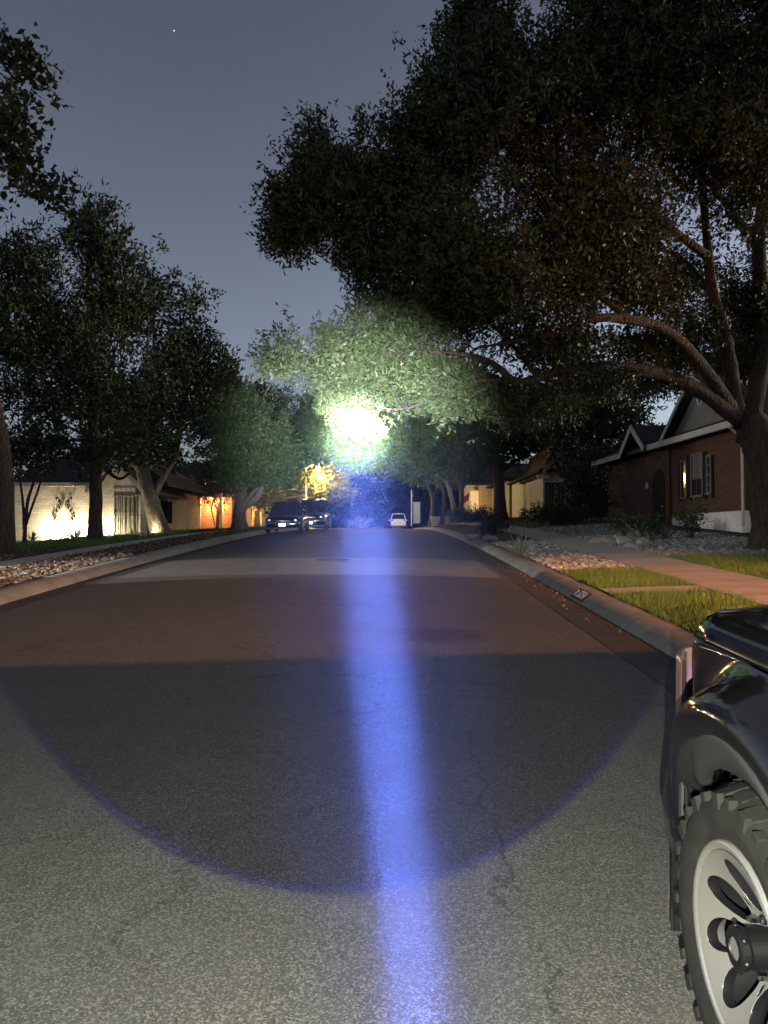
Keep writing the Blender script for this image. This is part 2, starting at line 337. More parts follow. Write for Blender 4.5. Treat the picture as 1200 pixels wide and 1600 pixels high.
# ------------------------------------------------------------------ mesh helpers
def link(name, mesh, material=None, parent=None, smooth=False):
    o = bpy.data.objects.new(name, mesh); col.objects.link(o)
    if material: mesh.materials.append(material)
    if parent: o.parent = parent
    if smooth: mesh.polygons.foreach_set('use_smooth', [True] * len(mesh.polygons))
    return o
def tag(o, label=None, cat=None, group=None, kind=None):
    if label: o['label'] = label
    if cat: o['category'] = cat
    if group: o['group'] = group
    if kind: o['kind'] = kind
    return o
def empty(name, loc=(0, 0, 0), rot=(0, 0, 0), label=None, cat=None, group=None):
    o = bpy.data.objects.new(name, None); col.objects.link(o); o.location = loc; o.rotation_euler = rot
    o.empty_display_size = 0.2
    return tag(o, label, cat, group)
class MB:
    def __init__(s): s.v = []; s.f = []
    def add(s, vs, fs):
        o = len(s.v); s.v += [tuple(x) for x in vs]; s.f += [tuple(i + o for i in f) for f in fs]; return s
    def box(s, x0, x1, y0, y1, z0, z1):
        return s.add([(x0, y0, z0), (x1, y0, z0), (x1, y1, z0), (x0, y1, z0), (x0, y0, z1), (x1, y0, z1), (x1, y1, z1), (x0, y1, z1)],
                     [(0, 3, 2, 1), (4, 5, 6, 7), (0, 1, 5, 4), (1, 2, 6, 5), (2, 3, 7, 6), (3, 0, 4, 7)])
    def tube(s, pts, rad, n=8, cap=True, wob=0.0):
        pts = [Vector(p) for p in pts]; k = len(pts); vs = []; ref = Vector((0.31, 0.77, 0.55))
        for i, p in enumerate(pts):
            d = (pts[min(i + 1, k - 1)] - pts[max(i - 1, 0)]).normalized()
            a = d.cross(ref)
            if a.length < 0.1: a = d.cross(Vector((1, 0, 0)))
            a.normalize(); b = d.cross(a)
            r = rad[i] if hasattr(rad, '__len__') else rad
            for j in range(n):
                q = 2 * math.pi * j / n
                w = 1 + (wob * noise.noise(p * 2.3 + Vector((math.cos(q), math.sin(q), i * .37)) * 1.7) if wob else 0)
                vs.append(p + (a * math.cos(q) + b * math.sin(q)) * r * w)
        fs = [(i * n + j, i * n + (j + 1) % n, (i + 1) * n + (j + 1) % n, (i + 1) * n + j) for i in range(k - 1) for j in range(n)]
        if cap: fs += [tuple(range(n - 1, -1, -1)), tuple(range((k - 1) * n, k * n))]
        return s.add(vs, fs)
    def prism(s, poly, axis, a, b):
        """poly = 2D outline, extruded along axis from a to b. axis 0: (y,z); 1: (x,z); 2: (x,y)"""
        n = len(poly)
        def P(p, t): return {0: (t, p[0], p[1]), 1: (p[0], t, p[1]), 2: (p[0], p[1], t)}[axis]
        vs = [P(p, a) for p in poly] + [P(p, b) for p in poly]
        return s.add(vs, [tuple(range(n)), tuple(range(2 * n - 1, n - 1, -1))] + [(i, i + n, (i + 1) % n + n, (i + 1) % n) for i in range(n)])
    def lathe(s, prof, axis_x=True, n=48, center=(0, 0, 0)):
        """profile (axial, radius) revolved about the X axis"""
        vs = []; k = len(prof)
        for a, r in prof:
            for j in range(n):
                q = 2 * math.pi * j / n
                vs.append((center[0] + a, center[1] + r * math.cos(q), center[2] + r * math.sin(q)))
        return s.add(vs, [(i * n + j, (i + 1) * n + j, (i + 1) * n + (j + 1) % n, i * n + (j + 1) % n) for i in range(k - 1) for j in range(n)])
    def ball(s, c, r, n=8, sq=(1, 1, 1)):
        vs = [(c[0], c[1], c[2] - r * sq[2])]; 
        for i in range(1, n):
            t_ = math.pi * i / n
            for j in range(n * 2):
                q = math.pi * j / n
                vs.append((c[0] + r * sq[0] * math.sin(t_) * math.cos(q), c[1] + r * sq[1] * math.sin(t_) * math.sin(q), c[2] - r * sq[2] * math.cos(t_)))
        vs.append((c[0], c[1], c[2] + r * sq[2])); m = n * 2; fs = []
        for j in range(m): fs.append((0, 1 + (j + 1) % m, 1 + j)); fs.append((len(vs) - 1, 1 + (n - 2) * m + j, 1 + (n - 2) * m + (j + 1) % m))
        for i in range(n - 2):
            for j in range(m): fs.append((1 + i * m + j, 1 + i * m + (j + 1) % m, 1 + (i + 1) * m + (j + 1) % m, 1 + (i + 1) * m + j))
        return s.add(vs, fs)
    def mesh(s, name, fix=True):
        me = bpy.data.meshes.new(name); me.from_pydata(s.v, [], s.f); me.update()
        if fix:
            bm = bmesh.new(); bm.from_mesh(me); bmesh.ops.recalc_face_normals(bm, faces=bm.faces); bm.to_mesh(me); bm.free()
        return me
    def build(s, name, material, parent=None, smooth=False, bevel=0.0, segs=2):
        o = link(name, s.mesh(name), material, parent, smooth)
        if bevel:
            b = o.modifiers.new('bevel', 'BEVEL'); b.width = bevel; b.segments = segs; b.limit_method = 'ANGLE'; b.angle_limit = R(35)
        return o
def quads_mesh(name, V, nv):
    """V: (N*nv,3) array, one polygon of nv vertices each"""
    me = bpy.data.meshes.new(name); n = len(V); k = n // nv
    me.vertices.add(n); me.vertices.foreach_set('co', np.ascontiguousarray(V, dtype=np.float32).ravel())
    me.loops.add(n); me.loops.foreach_set('vertex_index', np.arange(n, dtype=np.int32))
    me.polygons.add(k); me.polygons.foreach_set('loop_start', np.arange(0, n, nv, dtype=np.int32))
    me.update(calc_edges=True); me.validate(); return me
def sheet(name, fx, xs, ys, material, kind='structure', off=0.0):
    """terrain-following sheet"""
    nx, ny = len(xs), len(ys)
    vs = [(x, y, fx(x, y) + off) for y in ys for x in xs]
    fs = [(j * nx + i, j * nx + i + 1, (j + 1) * nx + i + 1, (j + 1) * nx + i) for j in range(ny - 1) for i in range(nx - 1)]
    me = bpy.data.meshes.new(name); me.from_pydata(vs, [], fs); me.update()
    o = link(name, me, material, None, True)
    if kind: o['kind'] = kind
    return o

# ------------------------------------------------------------------ terrain
XL, XR = -5.65, 2.90
def road_z(y):
    if y < 12: return 0.058 * y
    if y < 45:
        q = y - 12; return 0.696 + 0.058 * q - 0.036 / 33 * q * q / 2
    z45 = 0.696 + 0.058 * 33 - 0.018 * 33
    if y < 60:
        q = y - 45; return z45 + 0.022 * q - 0.017 / 15 * q * q / 2
    z60 = z45 + 0.022 * 15 - 0.017 * 7.5
    return z60 + 0.005 * (min(y, 400) - 60)
def road_surf(x, y): return road_z(y) + 0.10 * (1 - ((x + 1.38) / 4.28) ** 2) - 0.08
def land(x, y):
    if x > XR:
        s = 0.032 + 0.0027 * min(max(y - 22, 0), 70)
        q = min(x - 3.3, 16); return road_z(y) - 0.08 + 0.15 + s * q
    q = min(-5.95 - x, 12); return road_z(y) - 0.08 + 0.15 - 0.045 * q
def lin(a, b, n): return [a + (b - a) * i / (n - 1) for i in range(n)]
ys_all = lin(-30, 0, 11)[:-1] + lin(0, 60, 61)[:-1] + lin(60, 260, 41)
sheet('road', road_surf, lin(XL - 0.05, XR + 0.05, 19), ys_all, M['asphalt'])
ys_g = lin(-30, 60, 91)[:-1] + lin(60, 260, 41)
sheet('ground', land, lin(3.30, 20, 18)[:-1] + lin(20, 140, 13), ys_g, M['ground'])
g2 = sheet('ground', land, lin(-140, -20, 13)[:-1] + lin(-20, -5.95, 16), ys_g, M['ground'])
# strip across the road in a lighter asphalt tone
sheet('road_strip', road_surf, lin(-5.15, 2.25, 15), lin(14.7, 18.7, 9), M['asphalt_lighter'], off=0.004)
# gutters
sheet('gutter', road_surf, lin(2.38, 2.93, 4), ys_all, M['gutter'], off=0.005)
sheet('gutter', road_surf, lin(-5.68, -5.25, 4), ys_all, M['gutter'], off=0.005)
# kerbs
def kerb(prof, ys):
    vs = []; n = len(prof)
    for y in ys:
        z = road_z(y) - 0.08
        for x, h in prof: vs.append((x, y, z + h + 0.004 * noise.noise(Vector((x * 3, y * 0.9, 0)))))
    return vs, [(j * n + i, j * n + i + 1, (j + 1) * n + i + 1, (j + 1) * n + i) for j in range(len(ys) - 1) for i in range(n - 1)]
ys_k = lin(-30, 60, 181)[:-1] + lin(60, 260, 41)
KP = [(0.0, -0.05), (0.03, 0.03), (0.10, 0.10), (0.18, 0.145), (0.28, 0.16), (0.42, 0.16), (0.44, 0.05)]
for sgn, x0 in ((1, XR), (-1, XL)):
    vs_, fs_ = kerb([(x0 + sgn * a, h) for a, h in KP], ys_k)
    me = MB().add(vs_, fs_).mesh('kerb', False); o = link('kerb', me, M['kerb'], None, True); o['kind'] = 'structure'
# joints across the kerbs are thin dark grooves
jb = MB()
for y in [3.2, 6.3, 9.3, 12.4, 15.4, 18.5, 21.5, 24.6]:
    z = road_z(y) - 0.08
    for a, b in zip(KP[1:-2], KP[2:-1]):
        jb.add([(XR + a[0], y, z + a[1] + .003), (XR + b[0], y, z + b[1] + .003), (XR + b[0], y + .018, z + b[1] + .003), (XR + a[0], y + .018, z + a[1] + .003)], [(0, 1, 2, 3)])
o = jb.build('kerb_joints', M['paintblack']); o['kind'] = 'structure'
def joints(name, x0, x1, ys, off):
    b_ = MB()
    for y in ys: b_.add([(x0, y, land(x0, y) + off), (x1, y, land(x1, y) + off), (x1, y + .02, land(x1, y + .02) + off), (x0, y + .02, land(x0, y + .02) + off)], [(0, 1, 2, 3)])
    o = b_.build(name, M['paintblack']); o['kind'] = 'structure'
joints('pavement_joints', 4.86, 6.14, lin(3.2, 59.2, 38), .040)
joints('pavement_joints', -9.14, -8.06, lin(2, 68, 45), .035)
# pavements and beds
WK0, WK1 = 4.85, 6.15
sheet('pavement', land, lin(WK0, WK1, 4), lin(2, 60, 59), M['walk'], off=0.035)
sheet('path', land, lin(3.33, WK0 - 0.01, 5), lin(11.35, 11.95, 3), M['walk'], off=0.03)
sheet('pavement', land, lin(-9.15, -8.05, 4), lin(-5, 70, 76), M['walk'], off=0.03)
sheet('lawn', land, lin(3.33, WK0 - .01, 6), lin(2, 14.4, 26), M['lawn'], off=0.012)
sheet('lawn', land, lin(WK1 + .01, 11.5, 11), lin(2, 16.8, 30), M['lawn'], off=0.012)
sheet('gravel_bed', land, lin(3.33, WK0 - .01, 6), lin(14.41, 40, 40), M['gravelbase'], off=0.012)
sheet('gravel_bed', land, lin(WK1 + .01, 11.0, 10), lin(16.81, 40, 40), M['gravelbase'], off=0.012)
sheet('mulch_bed', land, lin(-8.04, -6.08, 6), lin(0, 45, 60), M['mulch'], off=0.012)
sheet('mulch_bed', land, lin(-13.0, -9.16, 8), lin(8, 24, 30), M['mulch'], off=0.012)

def scatter_grass(regions, per_m2, h, w):
    P = []
    for x0, x1, y0, y1, k in regions:
        n = int((x1 - x0) * (y1 - y0) * per_m2 * k)
        x = rng.uniform(x0, x1, n); y = rng.uniform(y0, y1, n); P.append(np.stack([x, y], 1))
    P = np.concatenate(P); n = len(P)
    z = np.array([land(x, y) for x, y in P]) + 0.005
    a = rng.uniform(0, 2 * np.pi, n); b = rng.uniform(0, 2 * np.pi, n); hh = h * rng.uniform(0.45, 1.25, n); ln = rng.uniform(0.1, 0.8, n) * hh
    tuft = np.array([noise.noise(Vector((x * 2.2, y * 2.2, 3.1))) for x, y in P]); hh *= 1 + 0.55 * tuft
    base = np.stack([P[:, 0], P[:, 1], z], 1); side = np.stack([np.cos(a), np.sin(a), 0 * a], 1) * (w / 2)
    tip = base + np.stack([np.cos(b) * ln, np.sin(b) * ln, hh], 1)
    V = np.stack([base - side, base + side, tip], 1).reshape(-1, 3)
    return V
V = scatter_grass([(3.31, WK0 + .04, 4.0, 11.40, 1), (3.31, WK0 + .04, 11.91, 14.6, 1), (WK1 - .05, 11.0, 4.5, 17.0, 0.7)], 1500, 0.095, 0.011)
o = link('grass', quads_mesh('grass', V, 3), M['grass']); tag(o, 'short green lawn grass beside the concrete path and kerb', 'grass', kind='stuff')
V = scatter_grass([(-14.0, -9.2, 24, 44, 0.35), (-15, -6.1, 44, 60, 0.35)], 500, 0.16, 0.03)
o = link('grass', quads_mesh('grass', V, 3), M['grass']); tag(o, 'sparse grass in front of the floodlit houses on the left', 'grass', kind='stuff')

def scatter_stones(regions, per_m2, r0, r1):
    bm = bmesh.new(); bmesh.ops.create_icosphere(bm, subdivisions=1, radius=1.0)
    sv = np.array([v.co[:] for v in bm.verts]); sf = np.array([[v.index for v in f.verts] for f in bm.faces]); bm.free()
    P = []
    for x0, x1, y0, y1, k in regions:
        n = int((x1 - x0) * (y1 - y0) * per_m2 * k); P.append(np.stack([rng.uniform(x0, x1, n), rng.uniform(y0, y1, n)], 1))
    P = np.concatenate(P); n = len(P); z = np.array([land(x, y) for x, y in P]) + 0.012
    r = rng.uniform(r0, r1, n) * (1 + 0.6 * (rng.random(n) > .93))
    S = r[:, None] * rng.uniform(0.6, 1.3, (n, 3)) * np.array([1, 1, 0.7])
    q = rng.uniform(0, 2 * np.pi, n); c, s_ = np.cos(q), np.sin(q)
    vv = sv[None] * (1 + rng.uniform(-.22, .22, (n, len(sv), 1))) * S[:, None]
    X = vv[..., 0] * c[:, None] - vv[..., 1] * s_[:, None]; Y = vv[..., 0] * s_[:, None] + vv[..., 1] * c[:, None]
    V = np.stack([X + P[:, None, 0], Y + P[:, None, 1], vv[..., 2] + z[:, None] + 0.3 * S[:, None, 2]], -1)
    nv = len(sv); F = (sf[None] + (np.arange(n) * nv)[:, None, None]).reshape(-1, 3)
    me = bpy.data.meshes.new('gravel'); me.vertices.add(n * nv); me.vertices.foreach_set('co', V.astype(np.float32).ravel())
    me.loops.add(F.size); me.loops.foreach_set('vertex_index', F.astype(np.int32).ravel())
    me.polygons.add(len(F)); me.polygons.foreach_set('loop_start', np.arange(0, F.size, 3, dtype=np.int32)); me.update(calc_edges=True)
    return me
o = link('gravel', scatter_stones([(3.36, WK0 - .03, 14.5, 24, 1.0), (WK1 + .03, 10.4, 16.9, 25, 1.0), (WK1 + .03, 10.0, 25, 33, .5)], 260, 0.024, 0.05), M['stone'])
tag(o, 'pale river stones covering the bed in front of the red brick house', 'gravel', kind='stuff')
o = link('gravel', scatter_stones([(-8.0, -6.15, 11.5, 19, 0.6), (-12.5, -9.2, 13.5, 18.5, 0.5)], 110, 0.03, 0.055), M['stone'])
tag(o, 'pale gravel mixed with leaves along the left kerb', 'gravel', kind='stuff')
def scatter_leaves(regions, per_m2, L, zoff=0.02, fz=land):
    P = []
    for x0, x1, y0, y1 in regions:
        n = int((x1 - x0) * (y1 - y0) * per_m2); P.append(np.stack([rng.uniform(x0, x1, n), rng.uniform(y0, y1, n)], 1))
    P = np.concatenate(P); n = len(P); z = np.array([fz(x, y) for x, y in P]) + zoff + rng.uniform(0, .03, n)
    a = rng.normal(size=(n, 3)); a[:, 2] *= .35; a /= np.linalg.norm(a, axis=1)[:, None]
    b = np.cross(a, rng.normal(size=(n, 3)) * [.4, .4, 1]); b /= np.linalg.norm(b, axis=1)[:, None]
    l = L * rng.uniform(.6, 1.3, (n, 1)); p = np.stack([P[:, 0], P[:, 1], z], 1)
    return np.stack([p, p + a * l * .5 + b * l * .28, p + a * l, p + a * l * .5 - b * l * .28], 1).reshape(-1, 4, 3).reshape(-1, 3)
o = link('leaf_litter', quads_mesh('leaf_litter', scatter_leaves([(-8.0, -6.1, 7, 40), (-13, -9.2, 9, 24)], 130, 0.09), 4), M['deadleaf'])
tag(o, 'dry fallen leaves lying in the bed along the left kerb', 'leaf litter', kind='stuff')
o = link('leaf_litter', quads_mesh('leaf_litter', scatter_leaves([(2.55, 2.92, 9, 24)], 60, 0.042, 0.008, road_surf), 4), M['deadleaf'])
tag(o, 'dry leaves and grit caught in the dark gutter on the right', 'leaf litter', kind='stuff')

# haze: the air that shows the torch's beam
hz = MB().box(-145, 145, -32, 265, -8, 60).build('haze', None)
hm = bpy.data.materials.new('haze'); hm.use_nodes = True; n_ = hm.node_tree.nodes; n_.clear()
pv = n_.new('ShaderNodeVolumePrincipled'); ho = n_.new('ShaderNodeOutputMaterial')
pv.inputs['Color'].default_value = (0.16, 0.25, 1.0, 1); pv.inputs['Density'].default_value = 0.000070
hm.node_tree.links.new(pv.outputs[0], ho.inputs['Volume']); hm.cycles.volume_sampling = 'EQUIANGULAR'; hm.cycles.homogeneous_volume = True; hz.data.materials.append(hm); hz['kind'] = 'stuff'
tag(hz, 'thin night haze in the air over the whole street', 'haze')
#SECTION2
# ------------------------------------------------------------------ houses
def win(parent, axis, pos, a0, a1, z0, z1, facing, frame_m, pane_m, bars=(1, 2), depth=0.06, name='window'):
    """window set on a wall. axis 0: the wall lies at x=pos and runs along y; axis 1: at y=pos along x. facing = outward sign"""
    def put(mb, lo, hi, za, zb, d0, d1):
        p, q = sorted((pos + facing * d0, pos + facing * d1))
        if axis == 0: mb.box(p, q, lo, hi, za, zb)
        else: mb.box(lo, hi, p, q, za, zb)
    f = MB(); w = 0.07
    put(f, a0, a1, z1 - w, z1, 0.004, depth); put(f, a0, a1, z0, z0 + w, 0.004, depth + .03)
    put(f, a0, a0 + w, z0 + w, z1 - w, 0.004, depth); put(f, a1 - w, a1, z0 + w, z1 - w, 0.004, depth)
    for i in range(1, bars[0] + 1):
        m_ = a0 + (a1 - a0) * i / (bars[0] + 1); put(f, m_ - .015, m_ + .015, z0 + w, z1 - w, 0.012, depth - .015)
    for i in range(1, bars[1] + 1):
        m_ = z0 + (z1 - z0) * i / (bars[1] + 1); put(f, a0 + w, a1 - w, m_ - .015, m_ + .015, 0.010, depth - .018)
    fo = f.build(name, frame_m, parent)
    g = MB(); put(g, a0 + w, a1 - w, z0 + w, z1 - w, 0.003, 0.009); g.build('pane', pane_m, fo)
    return fo
def gable_roof(mb, x0, x1, y0, y1, ze, zr, along, t=0.14):
    """two slabs; along 0: ridge parallel to x, 1: ridge parallel to y"""
    if along == 1:
        xm = (x0 + x1) / 2
        mb.prism([(x0, ze), (xm, zr), (x1, ze), (x1, ze + t), (xm, zr + t * 1.3), (x0, ze + t)], 1, y0, y1)
    else:
        ym = (y0 + y1) / 2
        mb.prism([(y0, ze), (ym, zr), (y1, ze), (y1, ze + t), (ym, zr + t * 1.3), (y0, ze + t)], 0, x0, x1)
    return mb
def hip_roof(mb, x0, x1, y0, y1, ze, zr, t=0.16):
    xm = (x0 + x1) / 2; r = (x1 - x0) / 2
    top = [(xm, y0 + r * .9, zr), (xm, y1 - r * .9, zr)] if (y1 - y0) > (x1 - x0) else [(x0 + (y1 - y0) * .45, (y0 + y1) / 2, zr), (x1 - (y1 - y0) * .45, (y0 + y1) / 2, zr)]
    b = [(x0, y0), (x1, y0), (x1, y1), (x0, y1)]
    vs = [(x, y, ze) for x, y in b] + [(x, y, ze + t) for x, y in b] + top
    if (y1 - y0) > (x1 - x0): fs = [(4, 5, 8), (5, 6, 9, 8), (6, 7, 9), (7, 4, 8, 9)]
    else: fs = [(4, 5, 9, 8), (5, 6, 9), (6, 7, 8, 9), (7, 4, 8)]
    return mb.add(vs, fs + [(0, 1, 5, 4), (1, 2, 6, 5), (2, 3, 7, 6), (3, 0, 4, 7), (0, 3, 2, 1)])
def rake(mb, p, q, w=0.16, t=0.05, axis=1, at_=0.0, f=-1):
    """a sloping fascia board from p to q (2D in the wall's plane)"""
    d = Vector((q[0] - p[0], q[1] - p[1])).normalized(); n = Vector((-d.y, d.x)) * w
    if n.y > 0: n = -n
    poly = [p, q, (q[0] + n.x, q[1] + n.y), (p[0] + n.x, p[1] + n.y)]
    a, b = sorted((at_, at_ + f * t)); return mb.prism(poly, axis, a, b)

# --- the red brick house on the right; local frame: wall at x=0 facing -x, y along the street
rh = empty('brick_house', (11.36, 24.3, 1.62), (0, 0, R(2.8)), 'dark red brick house with white foundation, arched doorway and white eaves beside the big oak', 'house')
L_ = 12.4
m = MB().box(0.0, 9.5, 0, L_, 0.80, 3.42); m.build('wall', M['redbrick'], rh)
MB().box(0.03, 9.4, 0.03, L_ - .03, -0.6, 0.799).build('foundation', M['found'], rh)
gy0_, gy1_ = 6.15, 8.75
rf = hip_roof(MB(), -0.55, 10.0, -0.5, L_ + .5, 3.42, 6.3).build('roof', M['roof'], rh)
g = MB()
for a, b in ((-.5, gy0_ - .1), (gy1_ + .1, L_ + .5)): g.box(-0.68, -0.553, a, b, 3.37, 3.585)
g.box(-.68, 10.1, -.6, -.503, 3.37, 3.585); g.build('gutter', M['trim'], rh)
MB().tube([(-.6, -.4, 3.38), (-.3, -.3, 3.2), (-.06, -.12, 3.1), (-.06, -.12, .3)], .045, 8).build('downpipe', M['trim'], rh)
# entrance gable
gy0, gy1, gym = 6.15, 8.75, 7.45
MB().prism([(5.35, 0.0), (9.9, 0.0), (9.9, 3.36), (gy1 - .1, 3.38), (gym, 4.30), (gy0 + .1, 3.38), (5.35, 3.36)], 0, -0.07, -0.002).build('entrance_gable', M['redbrick'], rh)
MB().prism([(gy0 - .1, 3.35), (gym, 4.42), (gy1 + .1, 3.35), (gy1 + .1, 3.49), (gym, 4.59), (gy0 - .1, 3.49)], 0, -0.75, 2.6).build('porch_roof', M['roof'], rh)
tr = MB(); rake(tr, (gy0 - .12, 3.50), (gym, 4.60), .2, .05, 0, -.752); rake(tr, (gy1 + .12, 3.50), (gym, 4.60), .2, .05, 0, -.752); tr.build('rake_board', M['trim'], rh)
arch = [(5.75, .1), (6.95, .1), (6.95, 2.2)] + [(6.35 + .6 * math.cos(q), 2.2 + .45 * math.sin(q)) for q in lin(0.2, math.pi - .2, 7)] + [(5.75, 2.2)]
d_ = MB().prism(arch, 0, -.09, -.071).build('door', M['darkwood'], rh)
MB().ball((-.12, 5.9, 1.15), .035, 5).build('handle', M['chrome'], d_)
MB().box(-.095, -.072, 7.4, 7.66, 1.95, 2.2).build('number_plaque', M['trim'], rh)
# big grey gable over the window bay
by0, by1, bym = 0.3, 5.3, 2.8
MB().prism([(by0, 3.6), (by1, 3.6), (bym, 5.45)], 0, 0.0, 3.0).build('siding_gable', M['greysiding'], rh)
MB().prism([(by0 - .3, 3.56), (bym, 5.62), (by1 + .3, 3.56), (by1 + .3, 3.70), (bym, 5.80), (by0 - .3, 3.70)], 0, -.3, 4.2).build('gable_roof', M['roof'], rh)
tr = MB(); rake(tr, (by0 - .3, 3.71), (bym, 5.81), .15, .05, 0, -.302); rake(tr, (by1 + .3, 3.71), (bym, 5.81), .15, .05, 0, -.302); tr.build('rake_board', M['trim'], rh)
vt = MB(); vt.tube([(-.02, 2.8 + .22 * math.sin(q), 4.95 - .3 * math.cos(q)) for q in lin(-2.2, 2.2, 11)], .035, 6); vt.build('gable_ornament', M['trim'], rh)
MB().box(4.0, 4.7, 7.6, 8.5, 4.9, 7.2).build('chimney', M['redbrick'], rh)
w = win(rh, 0, 0, 2.62, 3.55, 1.38, 2.95, -1, M['sash'], M['blind'], (1, 3))
MB().box(-.045, -.032, 2.70, 3.47, 1.46, 2.02).build('window_screen', M['shutter'], w)
for a, b in ((2.38, 2.60), (3.57, 3.86), (4.42, 4.62), (1.86, 1.98)):
    MB().box(-.05, -.004, a, b, 1.30, 2.95 if a > 2 and a < 4 else 2.75).build('shutter', M['shutter'], rh)
win(rh, 0, 0, 2.0, 2.36, 1.42, 2.8, -1, M['sash'], M['glass'], (0, 3), name='side_window')
win(rh, 0, 0, 3.88, 4.40, 1.36, 2.8, -1, M['sash'], M['glass'], (0, 3), name='side_window')

# --- floodlit pale brick house on the left
def px_x(u, d): return (u - 600) / 1200 * d
lh = empty('brick_house', (-15, 38.4, 1.40), (0, 0, 0), 'floodlit pale brick bungalow with a gabled wing and barred window on the left', 'house')
x0 = px_x(14, 38.4) + 15; x1 = px_x(168, 38.4) + 15
MB().box(x0, x1, 0, 10, -.4, 2.72).build('wall', M['whitebrick'], lh)
wx0, wx1 = px_x(152, 36.6) + 15, px_x(212, 36.6) + 15; wm = (wx0 + wx1) / 2
MB().prism([(wx0, -.4), (wx1, -.4), (wx1, 2.5), (wm, 3.75), (wx0, 2.5)], 1, -1.8, -.003).build('gable_wing', M['whitebrick'], lh)
rf = MB(); rf.prism([(wx0 - .45, 2.3), (wm, 3.85), (wx1 + .45, 2.3), (wx1 + .45, 2.45), (wm, 4.02), (wx0 - .45, 2.45)], 1, -2.2, 6.0); rf.build('wing_roof', M['roof'], lh)
tr = MB(); rake(tr, (wx0 - .45, 2.46), (wm, 4.03), .2, .05, 1, -2.202); rake(tr, (wx1 + .45, 2.46), (wm, 4.03), .2, .05, 1, -2.202); tr.build('rake_board', M['trim'], lh)
r_ = hip_roof(MB(), x0 - .5, x1 + 3.1, -.45, 10.5, 2.72, 5.6).build('roof', M['roof'], lh)
MB().box(x0 - .55, wx0 - .5, -.56, -.453, 2.68, 2.86).build('gutter', M['trim'], lh)
MB().box(x0 - .02, x0 + .1, -.1, -.002, -.3, 2.66).build('downpipe', M['trim'], lh)
MB().box(x1 + .002, px_x(262, 41.6) + 15, 3.2, 10, -.4, 2.71).build('recessed_wall', M['tanbrick'], lh)
win(lh, 1, 3.2, x1 + 1.75, x1 + 2.35, .9, 2.1, -1, M['shutter'], M['glass'], (1, 1))
gw = win(lh, 1, -1.8, wm - .15, wm + 1.15, .25, 2.15, -1, M['trim'], M['blind'], (0, 0), name='barred_window')
b_ = MB()
for i in range(7): xx = wm - .05 + i * .183; b_.tube([(xx, -1.93, .2), (xx, -1.93, 2.2)], .018, 6)
for zz in (.3, 1.2, 2.1): b_.tube([(wm - .15, -1.93, zz), (wm + 1.15, -1.93, zz)], .016, 6)
b_.build('window_bars', M['black'], gw)
# wall ornament: two twisted iron vines on the long wall
v_ = MB()
for s_ in (-1, 1):
    v_.tube([(1.0 + s_ * .25 + .18 * math.sin(q * 2) * s_ - 2.0, -.05, .95 + q * .36) for q in lin(0, 3.4, 16)], .02, 6)
    for q in lin(.3, 3.2, 8):
        c_ = (1.0 + s_ * .25 + .18 * math.sin(q * 2) * s_ - 2.0, -.05, .95 + q * .36); v_.ball((c_[0] + .1 * s_, c_[1], c_[2]), .05, 4, (1, .4, 1.6))
v_.build('iron_vine', M['black'], lh)

# --- pinkish brick house with porch lamps, farther along on the left
h2 = empty('brick_house', (-13.0, 52, 1.95), (0, 0, 0), 'pink brick house with narrow gable and amber lit porch left of the forked tree', 'house')
c0, c1 = px_x(264, 51) + 13, px_x(280, 51) + 13
MB().box(c0, c1, -1.0, -.3, -.3, 2.45).build('brick_pier', M['pinkbrick'], h2)
g0, g1 = px_x(285, 51) + 13, px_x(309, 51) + 13; gm = (g0 + g1) / 2
MB().prism([(g0, -.3), (g1, -.3), (g1, 2.45), (gm, 3.45), (g0, 2.45)], 1, -1.1, 3).build('entrance_gable', M['pinkbrick'], h2)
MB().prism([(g0 - .2, 2.4), (gm, 3.6), (g1 + .2, 2.4), (g1 + .2, 2.52), (gm, 3.75), (g0 - .2, 2.52)], 1, -1.3, 4).build('gable_roof', M['roof'], h2)
aw = [(g0 + .3, .2), (g1 - .3, .2), (g1 - .3, 1.7), (gm, 2.15), (g0 + .3, 1.7)]
MB().prism(aw, 1, -1.14, -1.102).build('arched_window', M['blind'], h2)
MB().box(c0 - 1.6, g0 - .002, .3, 8, -.3, 2.45).build('recessed_wall', M['tanbrick'], h2)
e1 = px_x(362, 52) + 13
MB().box(g1 + .002, e1, 0, 8, -.3, 2.3).build('wall', M['pinkbrick'], h2)
for u0_, u1_ in ((338, 345),): MB().box(px_x(u0_, 52) + 13, px_x(u1_, 52) + 13, -.06, -.003, -.2, 1.9).build('door', M['darkwood'], h2)
for u_ in (317, 349): MB().box(px_x(u_, 52) + 12.9, px_x(u_, 52) + 13.05, -.9, -.75, -.3, 2.25).build('porch_post', M['trim'], h2)
hip_roof(MB(), c0 - 2.2, e1 + .4, -1.2, 8.4, 2.32, 5.0).build('roof', M['roof'], h2)
MB().box(g1 + .3, e1 + .45, -1.3, -1.203, 2.26, 2.46).build('gutter', M['trim'], h2)
